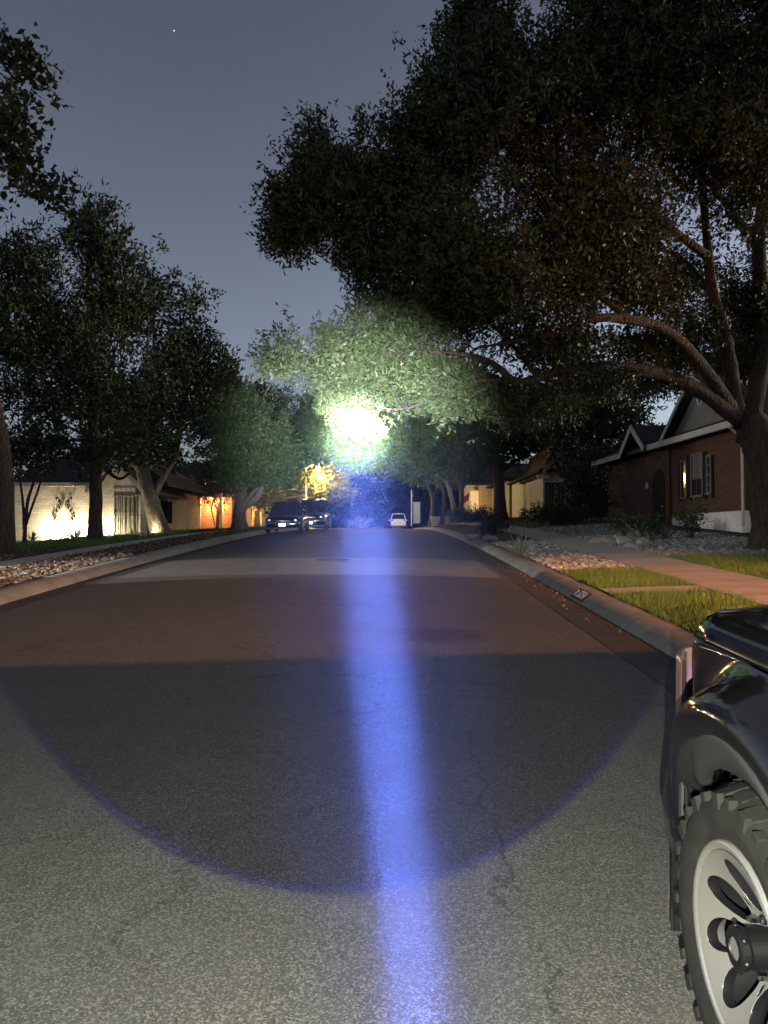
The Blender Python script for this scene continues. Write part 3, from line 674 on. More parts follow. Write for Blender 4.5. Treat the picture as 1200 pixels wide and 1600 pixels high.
# --- third house on the left
h3 = empty('brick_house', (-11.5, 66, 2.2), (0, 0, 0), 'tan brick house with a small steep gable behind the parked black sedan', 'house')
a0, a1 = px_x(388, 66) + 11.5, px_x(409, 66) + 11.5; am = px_x(402, 66) + 11.5
MB().box(-6, a1, 0, 8, -.3, 1.95).build('wall', M['tanbrick'], h3)
MB().prism([(a0, 1.0), (a1 - .05, 1.0), (a1 - .05, 1.95), (am, 2.75), (a0, 1.95)], 1, -.3, 2).build('entrance_gable', M['tanbrick'], h3)
gable_roof(MB(), -6.4, a1 + .3, -.5, 8.4, 1.96, 4.2, 0).build('roof', M['roof'], h3)
tr = MB(); rake(tr, (a0 - .15, 2.0), (am, 2.95), .16, .05, 1, -.52); rake(tr, (a1 + .1, 2.0), (am, 2.95), .16, .05, 1, -.52); tr.build('rake_board', M['trim'], h3)
win(h3, 1, 0, a0 - 2.2, a0 - .9, .3, 1.7, -1, M['trim'], M['blind'], (1, 1))
MB().box(a1 - .55, a1 - .12, -.36, -.302, -.2, 1.6).build('door', M['darkwood'], h3)

# --- houses farther along on the right
r2 = empty('gabled_house', (10.8, 45, 2.75), (0, 0, 0), 'cream house with two steep gables behind the dark bush on the right', 'house')
q0 = px_x(849, 45) - 10.8; q1 = px_x(905, 45) - 10.8; qm = px_x(879, 45) - 10.8
MB().box(q0, 7.5, 0, 11, -.6, 2.6).build('wall', M['creamsiding'], r2)
MB().prism([(qm - .95, 2.6), (q1, 2.6), (qm + .15, 4.55)], 1, -.25, 6).build('front_gable', M['creamsiding'], r2)
MB().prism([(qm - 1.3, 2.35), (qm + .15, 4.65), (q1 + .35, 2.35), (q1 + .35, 2.5), (qm + .15, 4.84), (qm - 1.3, 2.5)], 1, -.6, 7).build('gable_roof', M['roof'], r2)
tr = MB(); rake(tr, (qm - 1.3, 2.5), (qm + .15, 4.85), .18, .05, 1, -.602); rake(tr, (q1 + .35, 2.5), (qm + .15, 4.85), .18, .05, 1, -.602); tr.box(qm - 1.6, qm - .9, -.66, -.5, 2.2, 2.42); tr.build('rake_board', M['trim'], r2)
MB().prism([(q0 - .1, 2.4), (q0 + .35, 3.9), (q0 + .95, 2.4), (q0 + .95, 2.5), (q0 + .35, 4.05), (q0 - .1, 2.5)], 1, -.9, 6).build('small_gable', M['redbrick'], r2)
hip_roof(MB(), q0 - .3, 8, -.3, 11.5, 2.6, 5.0).build('roof', M['roof'], r2)
for k_ in range(3): win(r2, 1, 0, q0 + .12 + k_ * .38, q0 + .44 + k_ * .38, .2, 2.0, -1, M['shutter'], M['blind'], (0, 1))
r3 = empty('gabled_house', (10.5, 58, 3.05), (0, 0, 0), 'tan house with low roof between tree trunks on the right', 'house')
s0, s1 = px_x(796, 58) - 10.5, px_x(848, 58) - 10.5
MB().box(s0, s1 + 5, 0, 9, -.6, 2.75).build('wall', M['tansiding'], r3)
hip_roof(MB(), s0 - .5, s1 + 5.5, -.5, 9.5, 2.75, 4.4).build('roof', M['roof'], r3)
win(r3, 1, 0, s0 + .35, s0 + .8, .55, 2.2, -1, M['trim'], M['glass'], (0, 1)); win(r3, 1, 0, s0 + .95, s0 + 1.15, .55, 2.2, -1, M['trim'], M['glass'], (0, 1))
MB().box(s0 + 1.22, s0 + 1.4, -.12, -.003, -.4, 2.7).build('corner_board', M['trim'], r3)
r4 = empty('gabled_house', (9.2, 77, 3.85), (0, 0, 0), 'far house with a bright lit doorway seen between trunks on the right', 'house')
t0, t1 = px_x(730, 77) - 9.2, px_x(752, 77) - 9.2
MB().box(t0, t1 + 5, 0, 8, -.8, 2.9).build('wall', M['tansiding'], r4)
gable_roof(MB(), t0 - 1.2, t1 + 5.5, -1.6, 8.4, 2.9, 5.2, 0).build('roof', M['roof'], r4)
MB().box(px_x(734, 77) - 9.2, px_x(748, 77) - 9.2, -.05, -.003, -.3, 2.3).build('doorway', M['litdoor'], r4)
MB().box(px_x(728, 77) - 9.2, px_x(731, 77) - 9.2, -1.4, -1.25, -.8, 2.85).build('porch_post', M['trim'], r4)

# ------------------------------------------------------------------ lit garden and porch lamps
def uplight(loc, I, color, label, aim, bulb):
    e = empty('garden_light', loc, (0, 0, 0), label, 'garden light', 'small ground lamps in front of the houses on the left')
    MB().tube([(0, 0, -.08), (0, 0, .07)], .015, 6).build('stake', M['black'], e)
    MB().tube([(0, 0, .06), (0, 0, .09), (0, 0, .13)], [.03, .055, .06], 10).build('housing', M['black'], e)
    MB().ball((0, 0, .15), .05, 6).build('bulb', bulb, e)
    l = lamp('garden_lamp', (loc[0] + aim[0], loc[1] + aim[1], loc[2] + aim[2]), I, color, .05)
    return e
WC = (1.0, .80, .48)
def gz(x, y): return land(x, y)
for u_, I_, d_, lb in ((84, 42.0, 38.1, 'garden lamp washing the pale wall left of the iron vines'), (124, 42.0, 38.1, 'garden lamp washing the pale wall beside the dark trunk'),
                   (172, 26.0, 36.0, 'garden lamp below the barred window of the pale house')):
    X_ = px_x(u_, d_); uplight((X_, d_, 1.45), I_, WC, lb, (0, 0, .35), M['whitebulb'])
uplight((px_x(236, 35), 35.3, gz(-10.6, 35) + .05), 4, WC, 'bright garden lamp at the foot of the leaning pale trunk', (0, 0, .3), M['whitebulb'])
uplight((px_x(293, 48.5), 48.6, gz(-12.4, 48.6) + .1), 9.0, (1, .5, .28), 'orange garden lamp before the pink brick gable', (0, .4, .3), M['warmbulb'])
lamp('porch_lamp', (px_x(334, 51.4), 51.5, 3.9), 45.0, (1, .50, .16), .06)
lamp('porch_lamp', (px_x(272, 49.6), 49.6, 2.6), 7, (1, .45, .28), .06)
lamp('porch_lamp', (px_x(404, 65), 64.6, 3.3), 30.0, (1, .55, .16), .06)
lamp('porch_lamp', (px_x(740, 76), 75.6, 5.2), 7.0, (1, .62, .24), .08)

# ------------------------------------------------------------------ trees
def crown(parent, blobs, L, W, cover, material, seed, per=14, up=0.25, gap=-0.12, gf=0.45, droop=0.0, spread=1.0, name='crown'):
    """blobs: (centre Vector, (rx,ry,rz)). Leaves on short twigs through each blob's volume."""
    g = np.random.default_rng(seed); C_, D_ = [], []
    leaf_area = L * W * 0.5 * 0.55
    for c, r in blobs:
        n = int(cover * math.pi * (r[0] * r[2] + r[1] * r[2] + r[0] * r[1]) / 3 / leaf_area / per) + 3
        d = g.normal(size=(n, 3)); d /= np.linalg.norm(d, axis=1)[:, None]
        rad = g.random(n) ** 0.45 * (1 + 0.16 * g.normal(size=n))
        lump = np.array([noise.noise(Vector((*(x * 2.1 + np.array(c) * .7),))) for x in d])
        rad *= 1 + 0.34 * lump
        p = np.array(c) + d * rad[:, None] * np.array(r)
        keep = np.array([noise.noise(Vector((*(q * gf),)) + Vector((seed * 3.1, 0, 0))) > gap for q in p])
        C_.append(p[keep]); D_.append(d[keep])
    C = np.concatenate(C_); D = np.concatenate(D_); n = len(C)
    tw = D + 0.75 * g.normal(size=(n, 3)); tw[:, 2] += up; tw /= np.linalg.norm(tw, axis=1)[:, None]
    tl = L * spread * g.uniform(1.6, 3.6, n)
    t_ = g.uniform(-.5, 1, (n, per)); P = C[:, None] + tw[:, None] * (t_ * tl[:, None])[..., None] + g.normal(size=(n, per, 3)) * L * .38 * spread
    A = tw[:, None] * .7 + g.normal(size=(n, per, 3)) * .75; A[..., 2] -= droop; A /= np.linalg.norm(A, axis=2)[..., None]
    B = np.cross(A, g.normal(size=(n, per, 3))); B /= np.linalg.norm(B, axis=2)[..., None] + 1e-9
    N_ = np.cross(A, B); l = L * g.uniform(.45, 1.4, (n, per, 1)); w = W * g.uniform(.7, 1.25, (n, per, 1)) / 2
    V = np.stack([P, P + A * l * .42 + B * w + N_ * w * .25, P + A * l, P + A * l * .42 - B * w + N_ * w * .25], 2).reshape(-1, 3)
    return link(name, quads_mesh(name, V, 4), material, parent), C
def pb(u, v, d, rx, rz=None, depth=None):
    """blob from picture position, distance and radii in photo pixels"""
    c = at(u, v, d); rx = rx * d / 1200; rz = (rz * d / 1200) if rz else rx
    return (c, (rx, depth or max(rx, rz) * .9, rz))
def limb_pts(spec): return [at(u, v, d) for u, v, d in spec]
def smooth_path(P, n=4):
    P = [Vector(p) for p in P]; out = []
    for i in range(len(P) - 1):
        a, b, c, d = P[max(i - 1, 0)], P[i], P[i + 1], P[min(i + 2, len(P) - 1)]
        for k in range(n):
            t_ = k / n; out.append(0.5 * ((2 * b) + (c - a) * t_ + (2 * a - 5 * b + 4 * c - d) * t_ * t_ + (3 * b - a - 3 * c + d) * t_ ** 3))
    out.append(P[-1]); return out
def radii(r, n): # interpolate radii list to n samples
    return [float(np.interp(i / (n - 1), np.linspace(0, 1, len(r)), r)) for i in range(n)]
def limb(mb, spec, r, n=10, world=False, wob=.3):
    P = smooth_path(spec if world else limb_pts(spec)); return mb.tube(P, radii(r, len(P)), n, True, wob)
def make_tree(label, cat, trunk, blobs, L, W, cover, leafm, seed, barkm='bark', limbs=(), auto=True, group=None, name='tree', local=True, **kw):
    """trunk: (list of pixel points, radii)"""
    tp = limb_pts(trunk[0]); b0 = tp[0].copy(); b0.z = min(b0.z, (land(b0.x, b0.y) if not (XL < b0.x < XR) else road_z(b0.y))) - .1; tp[0] = b0
    e = empty(name, b0, (0, 0, 0), label, cat, group)
    mb = MB(); P = smooth_path(tp); rr = radii(trunk[1], len(P)); rr[0] *= 1.45; rr[1] *= 1.15 if len(rr) > 1 else 1
    mb.tube(P, rr, 12, True, .25); top = tp[-1]
    tr_ = mb.build('trunk', M[barkm], e, True)
    lm = MB()
    for sp, r in limbs: limb(lm, sp, r)
    if auto:
        g = random.Random(seed)
        for c, r in blobs:
            k = tp[-1] if len(tp) < 3 or g.random() < .6 else tp[-2]
            mid = k.lerp(c, .5) + Vector((g.uniform(-.3, .3), g.uniform(-.3, .3), g.uniform(-.2, .5))) * r[0] * .5
            lm.tube(smooth_path([k, mid, c]), radii([trunk[1][-1] * .6, trunk[1][-1] * .35, .02], 9), 6, True, .2)
    if lm.v: lm.build('limb', M[barkm], e, True)
    cr, C = crown(e, blobs, L, W, cover, M[leafm], seed, **kw)
    if limbs and not auto:                            # fine twigs running from the limbs out to the leaf clusters
        LP = np.array([tuple(p) for sp, r in limbs for p in smooth_path(limb_pts(sp), 8)]); g_ = random.Random(seed); tb = MB()
        for _ in range(900):
            c = C[g_.randrange(len(C))]; dd_ = np.linalg.norm(LP - c, axis=1); q = LP[dd_.argmin()]; v = Vector(q - c); ln_ = min(v.length, g_.uniform(.5, 1.9))
            if v.length < .05: continue
            v = v.normalized(); w = Vector((g_.uniform(-.3, .3), g_.uniform(-.3, .3), g_.uniform(-.3, .1)))
            p0 = Vector(c); tb.tube([p0, p0 + v * ln_ * .5 + w * ln_ * .4, p0 + v * ln_], [.004, .008, .014], 4, False)
        to = tb.build('twigs', M[barkm], e, True); to['kind'] = 'stuff'
    for ch in e.children: ch.location = -Vector(b0)
    return e

# the big live oak on the right
D0 = 18.0
oak_limbs = [
 ([(1152, 650, 18), (1140, 570, 17.7), (1128, 505, 17.2), (1112, 450, 17), (1105, 380, 16.6), (1092, 250, 16), (1060, 120, 15.5)], [.27, .24, .2, .17, .15, .10, .04]),
 ([(1166, 690, 18), (1192, 540, 18.4), (1186, 390, 18.6), (1200, 200, 18.5)], [.36, .30, .24, .08]),
 ([(1158, 660, 18), (1085, 606, 17.2), (1000, 578, 16.4), (900, 576, 15.8), (842, 590, 15.5), (805, 597, 15.4), (770, 568, 15.4), (720, 553, 15.5), (640, 548, 16)], [.27, .24, .2, .16, .14, .12, .09, .07, .02]),
 ([(1150, 648, 18), (1092, 565, 16.9), (1040, 516, 16), (985, 500, 15.4), (930, 497, 15), (885, 518, 14.8), (820, 530, 14.8), (740, 545, 15)], [.25, .2, .17, .15, .12, .09, .07, .02]),
 ([(805, 597, 15.4), (750, 595, 15.8), (695, 612, 16.4), (640, 637, 16.8), (600, 638, 17), (575, 628, 17.2)], [.1, .085, .07, .055, .04, .015]),
 ([(1105, 400, 16.6), (1010, 330, 15.6), (900, 260, 14.8), (780, 230, 14.6)], [.14, .11, .07, .02]),
 ([(1120, 470, 17), (1060, 400, 17.6), (980, 370, 18), (880, 330, 18.5)], [.12, .09, .06, .02]),
 ([(985, 500, 15.4), (900, 440, 15), (760, 390, 14.8), (600, 340, 15), (500, 330, 15.3)], [.11, .09, .07, .045, .015]),
 ([(1186, 390, 18.6), (1120, 300, 19), (1040, 200, 19.5)], [.18, .12, .03]),
 ([(842, 590, 15.5), (760, 500, 15.6), (660, 470, 15.8), (560, 455, 16)], [.08, .06, .04, .012])]
oak_limbs = [(p, [x * .68 for x in r]) for p, r in oak_limbs]
oak_blobs = [pb(1000, 110, 15, 190, 150), pb(800, 190, 14.6, 150, 130), pb(665, 250, 15, 110, 95), pb(570, 320, 15.2, 105, 95), pb(487, 318, 15.3, 62, 62), pb(905, 330, 15, 150, 90),
 pb(720, 385, 14.6, 140, 85), pb(565, 425, 15.3, 80, 50), pb(1140, 250, 14.4, 130, 110), pb(1080, -60, 15, 230, 110), pb(840, 40, 15, 130, 120), pb(742, 105, 15, 70, 90), pb(1260, 150, 15.4, 180, 240),
 pb(600, 235, 15.6, 55, 45), pb(500, 250, 15.6, 50, 45), pb(450, 330, 15.6, 40, 50), pb(448, 375, 15.6, 42, 28), pb(500, 205, 15.6, 25, 25), pb(690, 160, 15.4, 50, 60), pb(735, 30, 15.2, 35, 60),
 pb(780, 470, 14.9, 140, 52), pb(930, 420, 15.2, 130, 55), pb(640, 490, 15.6, 110, 42), pb(860, 540, 15.5, 90, 36),
 pb(520, 560, 17, 95, 45), pb(600, 585, 17.2, 90, 46), pb(680, 590, 16.6, 75, 50), pb(445, 565, 17, 42, 26), pb(490, 520, 16.8, 45, 22), pb(680, 632, 16.6, 38, 26), pb(560, 600, 17.4, 60, 22), pb(625, 632, 17.2, 40, 14), pb(550, 640, 17.3, 46, 20), pb(592, 662, 17.3, 26, 12), pb(515, 628, 17.3, 26, 12), pb(560, 668, 17.4, 22, 10),
 pb(745, 610, 16.4, 60, 40), pb(830, 632, 16, 80, 26), pb(930, 600, 16.4, 70, 20), pb(1010, 600, 17, 50, 16), pb(1010, 460, 16, 60, 34), pb(1060, 440, 18.5, 40, 50), pb(1150, 440, 19, 50, 60), pb(1080, 515, 17.4, 55, 32), pb(1195, 520, 18.8, 60, 60), pb(1060, 560, 18.2, 46, 20), pb(1150, 570, 18.8, 34, 26), pb(1000, 540, 17, 50, 24)]
make_tree('huge spreading live oak beside the red brick house, its limbs reaching over the road', 'tree',
          ([(1216, 852, 18), (1203, 760, 18), (1190, 695, 18), (1166, 650, 18)], [.56, .47, .43, .34]), oak_blobs,   .122, .05, 4.6, 'oakleaf', 11, limbs=oak_limbs, auto=False, gap=-.26, gf=.55, up=.35, name='live_oak')

# trees on the left
make_tree('tall broad tree at the far left edge, its ragged crown high over the kerb', 'tree', ([(6, 862, 22), (2, 720, 21.5), (-25, 560, 20), (-40, 300, 18), (-40, 150, 16)], [.30, .27, .24, .18, .1]),
          [pb(8, 85, 14, 34, 42), pb(55, 118, 14, 32, 28), pb(12, 190, 14, 42, 36), pb(48, 275, 14, 46, 30), pb(15, 250, 14.4, 40, 36), pb(-40, 150, 15, 60, 100), pb(68, 300, 14, 28, 22), pb(-30, 330, 15, 40, 20)], .15, .09, 2.3, 'darkleaf', 21, gap=-.22, gf=.9)
make_tree('dark pointed cedar with upswept fronds standing behind the crepe myrtle', 'tree', ([(148, 845, 30), (150, 760, 30), (148, 700, 30), (140, 500, 30), (140, 340, 30)], [.25, .23, .22, .16, .05]),
          [pb(140, 350, 30, 34, 46), pb(120, 405, 30, 62, 40), pb(175, 395, 30, 40, 40), pb(110, 470, 30, 110, 60), pb(70, 440, 29, 60, 50), pb(20, 420, 29, 60, 60), pb(175, 480, 31, 65, 70), pb(60, 560, 29, 110, 80), pb(150, 580, 30, 110, 75), pb(-20, 540, 28, 90, 110)],
          .26, .085, 2.6, 'darkleaf', 22, up=1.1, gap=-.3, per=16, name='cedar_tree')
make_tree('rounded dark tree whose pale leaning trunk is lit by a garden lamp', 'tree', ([(252, 828, 36), (236, 780, 36), (224, 738, 36), (230, 690, 36)], [.42, .36, .32, .24]),
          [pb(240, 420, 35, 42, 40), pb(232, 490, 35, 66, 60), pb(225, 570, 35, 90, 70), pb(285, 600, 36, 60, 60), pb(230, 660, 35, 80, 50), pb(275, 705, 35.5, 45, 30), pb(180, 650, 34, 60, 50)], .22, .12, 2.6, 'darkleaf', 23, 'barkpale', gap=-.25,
          limbs=[([(236, 780, 36), (262, 735, 36), (285, 700, 36)], [.2, .14, .05]), ([(230, 750, 36), (200, 715, 35.5), (170, 700, 35)], [.16, .1, .04])])
make_tree('slender tall tree with a knobbly top right of the rounded dark tree', 'tree', ([(259, 830, 44), (266, 760, 44), (285, 640, 44), (298, 540, 44)], [.25, .22, .18, .1]),
          [pb(306, 478, 44, 30, 34), pb(298, 530, 44, 42, 40), pb(310, 580, 44, 55, 45), pb(345, 590, 45, 30, 40), pb(330, 640, 44, 55, 50), pb(365, 610, 46, 18, 40)], .25, .14, 2.6, 'darkleaf', 24, gap=-.25)
make_tree('low branching tree in front of the pale brick house with sparse leaves', 'tree', ([(148, 846, 31), (149, 770, 31), (150, 715, 31), (150, 690, 31)], [.24, .22, .2, .15]),
          [pb(40, 640, 29, 85, 55), pb(140, 650, 30, 90, 50), pb(70, 700, 29, 60, 32), pb(150, 705, 30, 80, 28), pb(20, 715, 28, 45, 30), pb(220, 690, 32, 40, 26)], .20, .10, 2.0, 'darkleaf', 25, gap=-.15, gf=.8,
          limbs=[([(150, 720, 31), (185, 748, 31), (205, 735, 31)], [.1, .06, .03]), ([(150, 715, 31), (110, 700, 30.5), (60, 690, 30)], [.12, .08, .03])])
make_tree('thin crepe myrtle with several bare stems in front of the floodlit wall', 'tree', ([(38, 846, 29), (42, 790, 29), (52, 755, 29), (60, 720, 29)], [.075, .06, .05, .03]),
          [pb(45, 700, 29, 40, 25), pb(80, 690, 29, 30, 20)], .14, .07, 1.6, 'darkleaf', 26, limbs=[([(38, 838, 29), (36, 790, 29), (30, 740, 29)], [.06, .05, .03]), ([(40, 820, 29), (58, 770, 29), (70, 735, 29)], [.05, .04, .02])])
make_tree('round green tree with a forked dark trunk lit by the torch on the left', 'tree', ([(374, 826, 43), (375, 795, 43), (378, 768, 43)], [.42, .36, .3]),
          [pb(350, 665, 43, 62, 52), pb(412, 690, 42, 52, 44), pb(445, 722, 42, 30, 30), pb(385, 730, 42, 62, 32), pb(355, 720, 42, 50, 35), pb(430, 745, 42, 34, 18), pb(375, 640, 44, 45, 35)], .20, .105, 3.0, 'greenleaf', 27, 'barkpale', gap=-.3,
          limbs=[([(376, 795, 43), (400, 778, 43), (412, 755, 43)], [.24, .2, .1]), ([(376, 785, 43), (366, 755, 43), (360, 725, 43)], [.22, .18, .1])])
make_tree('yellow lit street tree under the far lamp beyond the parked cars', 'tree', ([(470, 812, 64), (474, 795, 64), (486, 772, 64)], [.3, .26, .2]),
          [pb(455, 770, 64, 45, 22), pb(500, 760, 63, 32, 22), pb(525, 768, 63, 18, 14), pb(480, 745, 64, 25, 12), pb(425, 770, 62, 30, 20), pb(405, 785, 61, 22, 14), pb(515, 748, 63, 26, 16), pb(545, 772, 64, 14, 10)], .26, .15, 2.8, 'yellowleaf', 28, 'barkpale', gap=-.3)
make_tree('dark tall tree rising behind the lit crowns left of the beam', 'tree', ([(432, 815, 84), (432, 760, 84), (425, 690, 84)], [.4, .35, .25]), [pb(415, 640, 84, 34, 42), pb(440, 680, 84, 36, 40), pb(400, 615, 84, 20, 20)], .34, .19, 3.0, 'darkleaf', 29, gap=-.35)
# arching trees in the centre, caught by the beam
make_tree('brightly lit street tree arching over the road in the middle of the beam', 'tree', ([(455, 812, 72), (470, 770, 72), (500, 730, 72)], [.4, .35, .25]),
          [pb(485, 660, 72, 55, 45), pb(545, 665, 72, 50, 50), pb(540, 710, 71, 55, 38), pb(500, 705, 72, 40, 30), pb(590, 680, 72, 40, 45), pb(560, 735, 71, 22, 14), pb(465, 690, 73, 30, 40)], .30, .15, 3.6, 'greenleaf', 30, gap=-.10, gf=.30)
make_tree('green crown right of the beam above a curved pale trunk', 'tree', ([(712, 806, 62), (706, 780, 62), (696, 752, 62), (682, 742, 62)], [.24, .2, .17, .14]),
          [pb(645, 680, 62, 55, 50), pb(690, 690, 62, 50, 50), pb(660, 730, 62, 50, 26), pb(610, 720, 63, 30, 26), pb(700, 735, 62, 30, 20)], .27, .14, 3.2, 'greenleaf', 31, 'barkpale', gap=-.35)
for k_, (u_, v_, d_, top_, lb) in enumerate(((672, 808, 72, (664, 750), 'thin leaning street tree nearest the utility box on the right'), (690, 806, 68, (684, 748), 'street tree with upright trunk behind the low stone wall'),
                                           (718, 800, 58, (712, 735), 'street tree with a dark trunk left of the lit doorway'))):
    make_tree(lb, 'tree', ([(u_, v_, d_), (u_ + 4, (v_ + top_[1]) / 2, d_), (*top_, d_)], [.2, .16, .12]), [pb(top_[0], top_[1] - 22, d_, 42, 24), pb(top_[0] + 25, top_[1] - 10, d_, 30, 22)], .26, .13, 2.4, 'darkleaf', 40 + k_, gap=-.25, group='street trees along the right kerb')
make_tree('large dark oak mass above the cream and tan houses on the right', 'tree', ([(782, 800, 52), (778, 740, 52), (768, 690, 52)], [.42, .36, .3]),
          [pb(770, 660, 52, 70, 50), pb(830, 650, 51, 70, 45), pb(740, 700, 52, 45, 40), pb(800, 700, 52, 50, 25), pb(720, 660, 53, 40, 40), pb(860, 690, 51, 40, 25)], .24, .12, 3.2, 'darkleaf', 50, gap=-.4,
          limbs=[([(780, 745, 52), (760, 715, 52), (742, 690, 52)], [.22, .16, .08])])
make_tree('dark evergreen tree standing against the far end of the red brick house', 'tree', ([(945, 815, 40), (945, 740, 40), (940, 690, 40)], [.3, .26, .2]),
          [pb(935, 640, 40, 75, 42), pb(900, 680, 40, 50, 50), pb(960, 690, 40, 50, 55), pb(925, 740, 39, 42, 55), pb(880, 640, 41, 60, 40), pb(985, 650, 40, 30, 22)], .22, .12, 3.4, 'darkleaf', 51, gap=-.45)
make_tree('tall dark tree rising behind the roof of the red brick house', 'tree', ([(1150, 800, 48), (1150, 700, 48), (1145, 620, 48)], [.35, .3, .2]), [pb(1150, 560, 48, 70, 50), pb(1210, 560, 47, 70, 70), pb(1085, 600, 48, 34, 32), pb(1200, 480, 48, 60, 50)], .26, .13, 3.2, 'darkleaf', 53, gap=-.4)
make_tree('pointed dark bush tree between the cream house and the brick house', 'tree', ([(905, 815, 36), (903, 780, 36)], [.1, .08]), [pb(900, 720, 36, 20, 30), pb(905, 760, 36, 26, 35), pb(915, 790, 36, 35, 22)], .18, .09, 3.0, 'darkleaf', 52, gap=-.4)
for k_, (u_, v_, d_, rx, rz, lb) in enumerate(((560, 770, 130, 70, 42, 'distant tree at the end of the road behind the beam'), (640, 765, 125, 60, 45, 'distant dark tree behind the white parked car'), (470, 770, 120, 70, 45, 'distant dark tree behind the parked black cars'),
                                              (720, 760, 110, 60, 45, 'distant dark tree behind the street trees on the right'), (350, 770, 105, 90, 40, 'distant dark tree behind the pink brick house'), (240, 760, 90, 90, 40, 'distant dark tree behind the leaning trunk'))):
    make_tree(lb, 'tree', ([(u_, 822, d_), (u_, 800, d_)], [.4, .3]), [pb(u_, v_, d_, rx, rz), pb(u_ - rx * .6, v_ + 14, d_, rx * .5, rz * .7), pb(u_ + rx * .6, v_ + 14, d_, rx * .5, rz * .7), pb(u_, v_ + 30, d_ + 4, rx * 1.1, rz * .6)],   .30, .18, 8.0, 'farleaf', 60 + k_, gap=-.5, group='distant trees closing the street')

# ------------------------------------------------------------------ plants, rocks, small things
def agave(loc, n, L, w, label, seed, droop=.55, cat='plant', spiky=1.0):
    g = random.Random(seed); mb = MB()
    for i in range(n):
        a = g.uniform(0, 6.283); el = g.uniform(.15, 1.25) * spiky; l = L * g.uniform(.7, 1.1)
        d = Vector((math.cos(a) * math.cos(el), math.sin(a) * math.cos(el), math.sin(el))); s_ = Vector((-math.sin(a), math.cos(a), 0))
        vs = []
        for k in range(6):
            t_ = k / 5; p = d * l * t_ - Vector((0, 0, droop * l * t_ * t_ * math.cos(el) * .5)); ww = w * (1 - t_) ** .7 * (0.6 + t_ * .8)
            vs += [p - s_ * ww, p + s_ * ww, p - Vector((0, 0, ww * .7))]
        fs = []
        for k in range(5):
            b = k * 3; fs += [(b, b + 2, b + 5, b + 3), (b + 2, b + 1, b + 4, b + 5), (b + 1, b, b + 3, b + 4)]
        mb.add(vs, fs)
    o = mb.build('agave', M['agave'], None, True); o.location = loc; return tag(o, label, cat)
def onland(u, v, d0=None):
    """march the pixel ray down to the ground"""
    q = pix_dir(u, v); d = 4.0
    while d < 120:
        p = Vector((0, 0, CAM_H)) + q * (d / q.y)
        if p.z < land(p.x, p.y): return Vector((p.x, p.y, land(p.x, p.y)))
        d += .05
    return at(u, v, d0 or 40)
def onl(u, d): X_ = (u - 600) / 1200 * d; return Vector((X_, d, land(X_, d)))
agave(onl(812, 18.0), 46, .75, .022, 'pale spiky yucca growing in the gravel by the right kerb', 1, .35)
agave(onl(1005, 22.5), 26, .95, .03, 'upright sword leaved plant below the arched doorway', 2, .3, spiky=1.15)
agave(onl(1040, 22.8), 22, .7, .035, 'dark sword leaved plant left of the foundation bush', 3, .4)
agave(onl(118, 36.6), 18, .85, .10, 'floodlit agave in front of the pale brick wall', 4, .5)
agave(onl(50, 36.4), 14, .6, .08, 'small pale agave at the left end of the floodlit wall', 5, .5)
agave(onl(208, 35.0), 14, .5, .07, 'small agave between the garden lamp and the barred window', 6, .5)
def shrub(u, v, d, rx, rz, label, leafm, L, seed, cover=2.6):
    c = at(u, v, d); b = Vector((c.x, c.y, land(c.x, c.y)))
    e = empty('shrub', b, (0, 0, 0), label, 'shrub'); r = rx * d / 1200; h = rz * d / 1200
    st = MB()
    g = random.Random(seed)
    for i in range(6): st.tube([(0, 0, -.05), (g.uniform(-.4, .4) * r, g.uniform(-.4, .4) * r, max(.1, c.z - b.z) * .6), (g.uniform(-.8, .8) * r, g.uniform(-.8, .8) * r, c.z - b.z + h * .5)], [.02, .015, .006], 5)
    st.build('stem', M['bark'], e)
    crown(e, [(Vector((0, 0, c.z - b.z)), (r, r * .8, h))], L, L * .5, cover, M[leafm], seed, gap=-.3, gf=1.5)
    return e
shrub(1078, 806, 22.6, 24, 22, 'small leafy bush against the white foundation of the red brick house', 'oakleaf', .09, 70)
shrub(1020, 822, 22.2, 26, 12, 'low dark bush beside the pale boulders', 'darkleaf', .08, 71)
shrub(975, 815, 24, 22, 14, 'round dark bush left of the arched doorway', 'darkleaf', .08, 72)
shrub(742, 806, 50, 40, 10, 'low hedge bush on the slope below the lit doorway', 'darkleaf', .14, 73)
shrub(720, 808, 56, 22, 8, 'low green bush beside the stone wall end', 'greenleaf', .14, 74)
shrub(770, 822, 30, 26, 10, 'dark low bush beside the right kerb near the yucca', 'darkleaf', .1, 75)
shrub(870, 806, 34, 60, 14, 'long dark bush in front of the cream house', 'darkleaf', .12, 76)
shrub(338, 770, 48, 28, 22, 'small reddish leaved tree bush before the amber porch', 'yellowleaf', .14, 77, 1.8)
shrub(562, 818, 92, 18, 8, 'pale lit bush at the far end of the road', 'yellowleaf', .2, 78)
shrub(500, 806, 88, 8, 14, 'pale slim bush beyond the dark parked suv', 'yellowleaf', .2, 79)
def boulder(loc, r, sq, label, seed):
    bm = bmesh.new(); bmesh.ops.create_icosphere(bm, subdivisions=3, radius=1)
    for v in bm.verts: v.co *= 1 + .28 * noise.noise(v.co * 1.3 + Vector((seed * 5, 0, 0))) + .08 * noise.noise(v.co * 4 + Vector((seed, 3, 0)))
    for v in bm.verts: v.co = Vector((v.co.x * r * sq[0], v.co.y * r * sq[1], v.co.z * r * sq[2]))
    me = bpy.data.meshes.new('boulder'); bm.to_mesh(me); bm.free()
    o = link('boulder', me, M['rock'], None, False); o.location = loc + Vector((0, 0, r * sq[2] * .45)); o.rotation_euler.z = seed; return tag(o, label, 'boulder')
boulder(onl(1004, 20.3), .20, (1.2, .9, .9), 'upright round boulder beside the low white one in the gravel', 1)
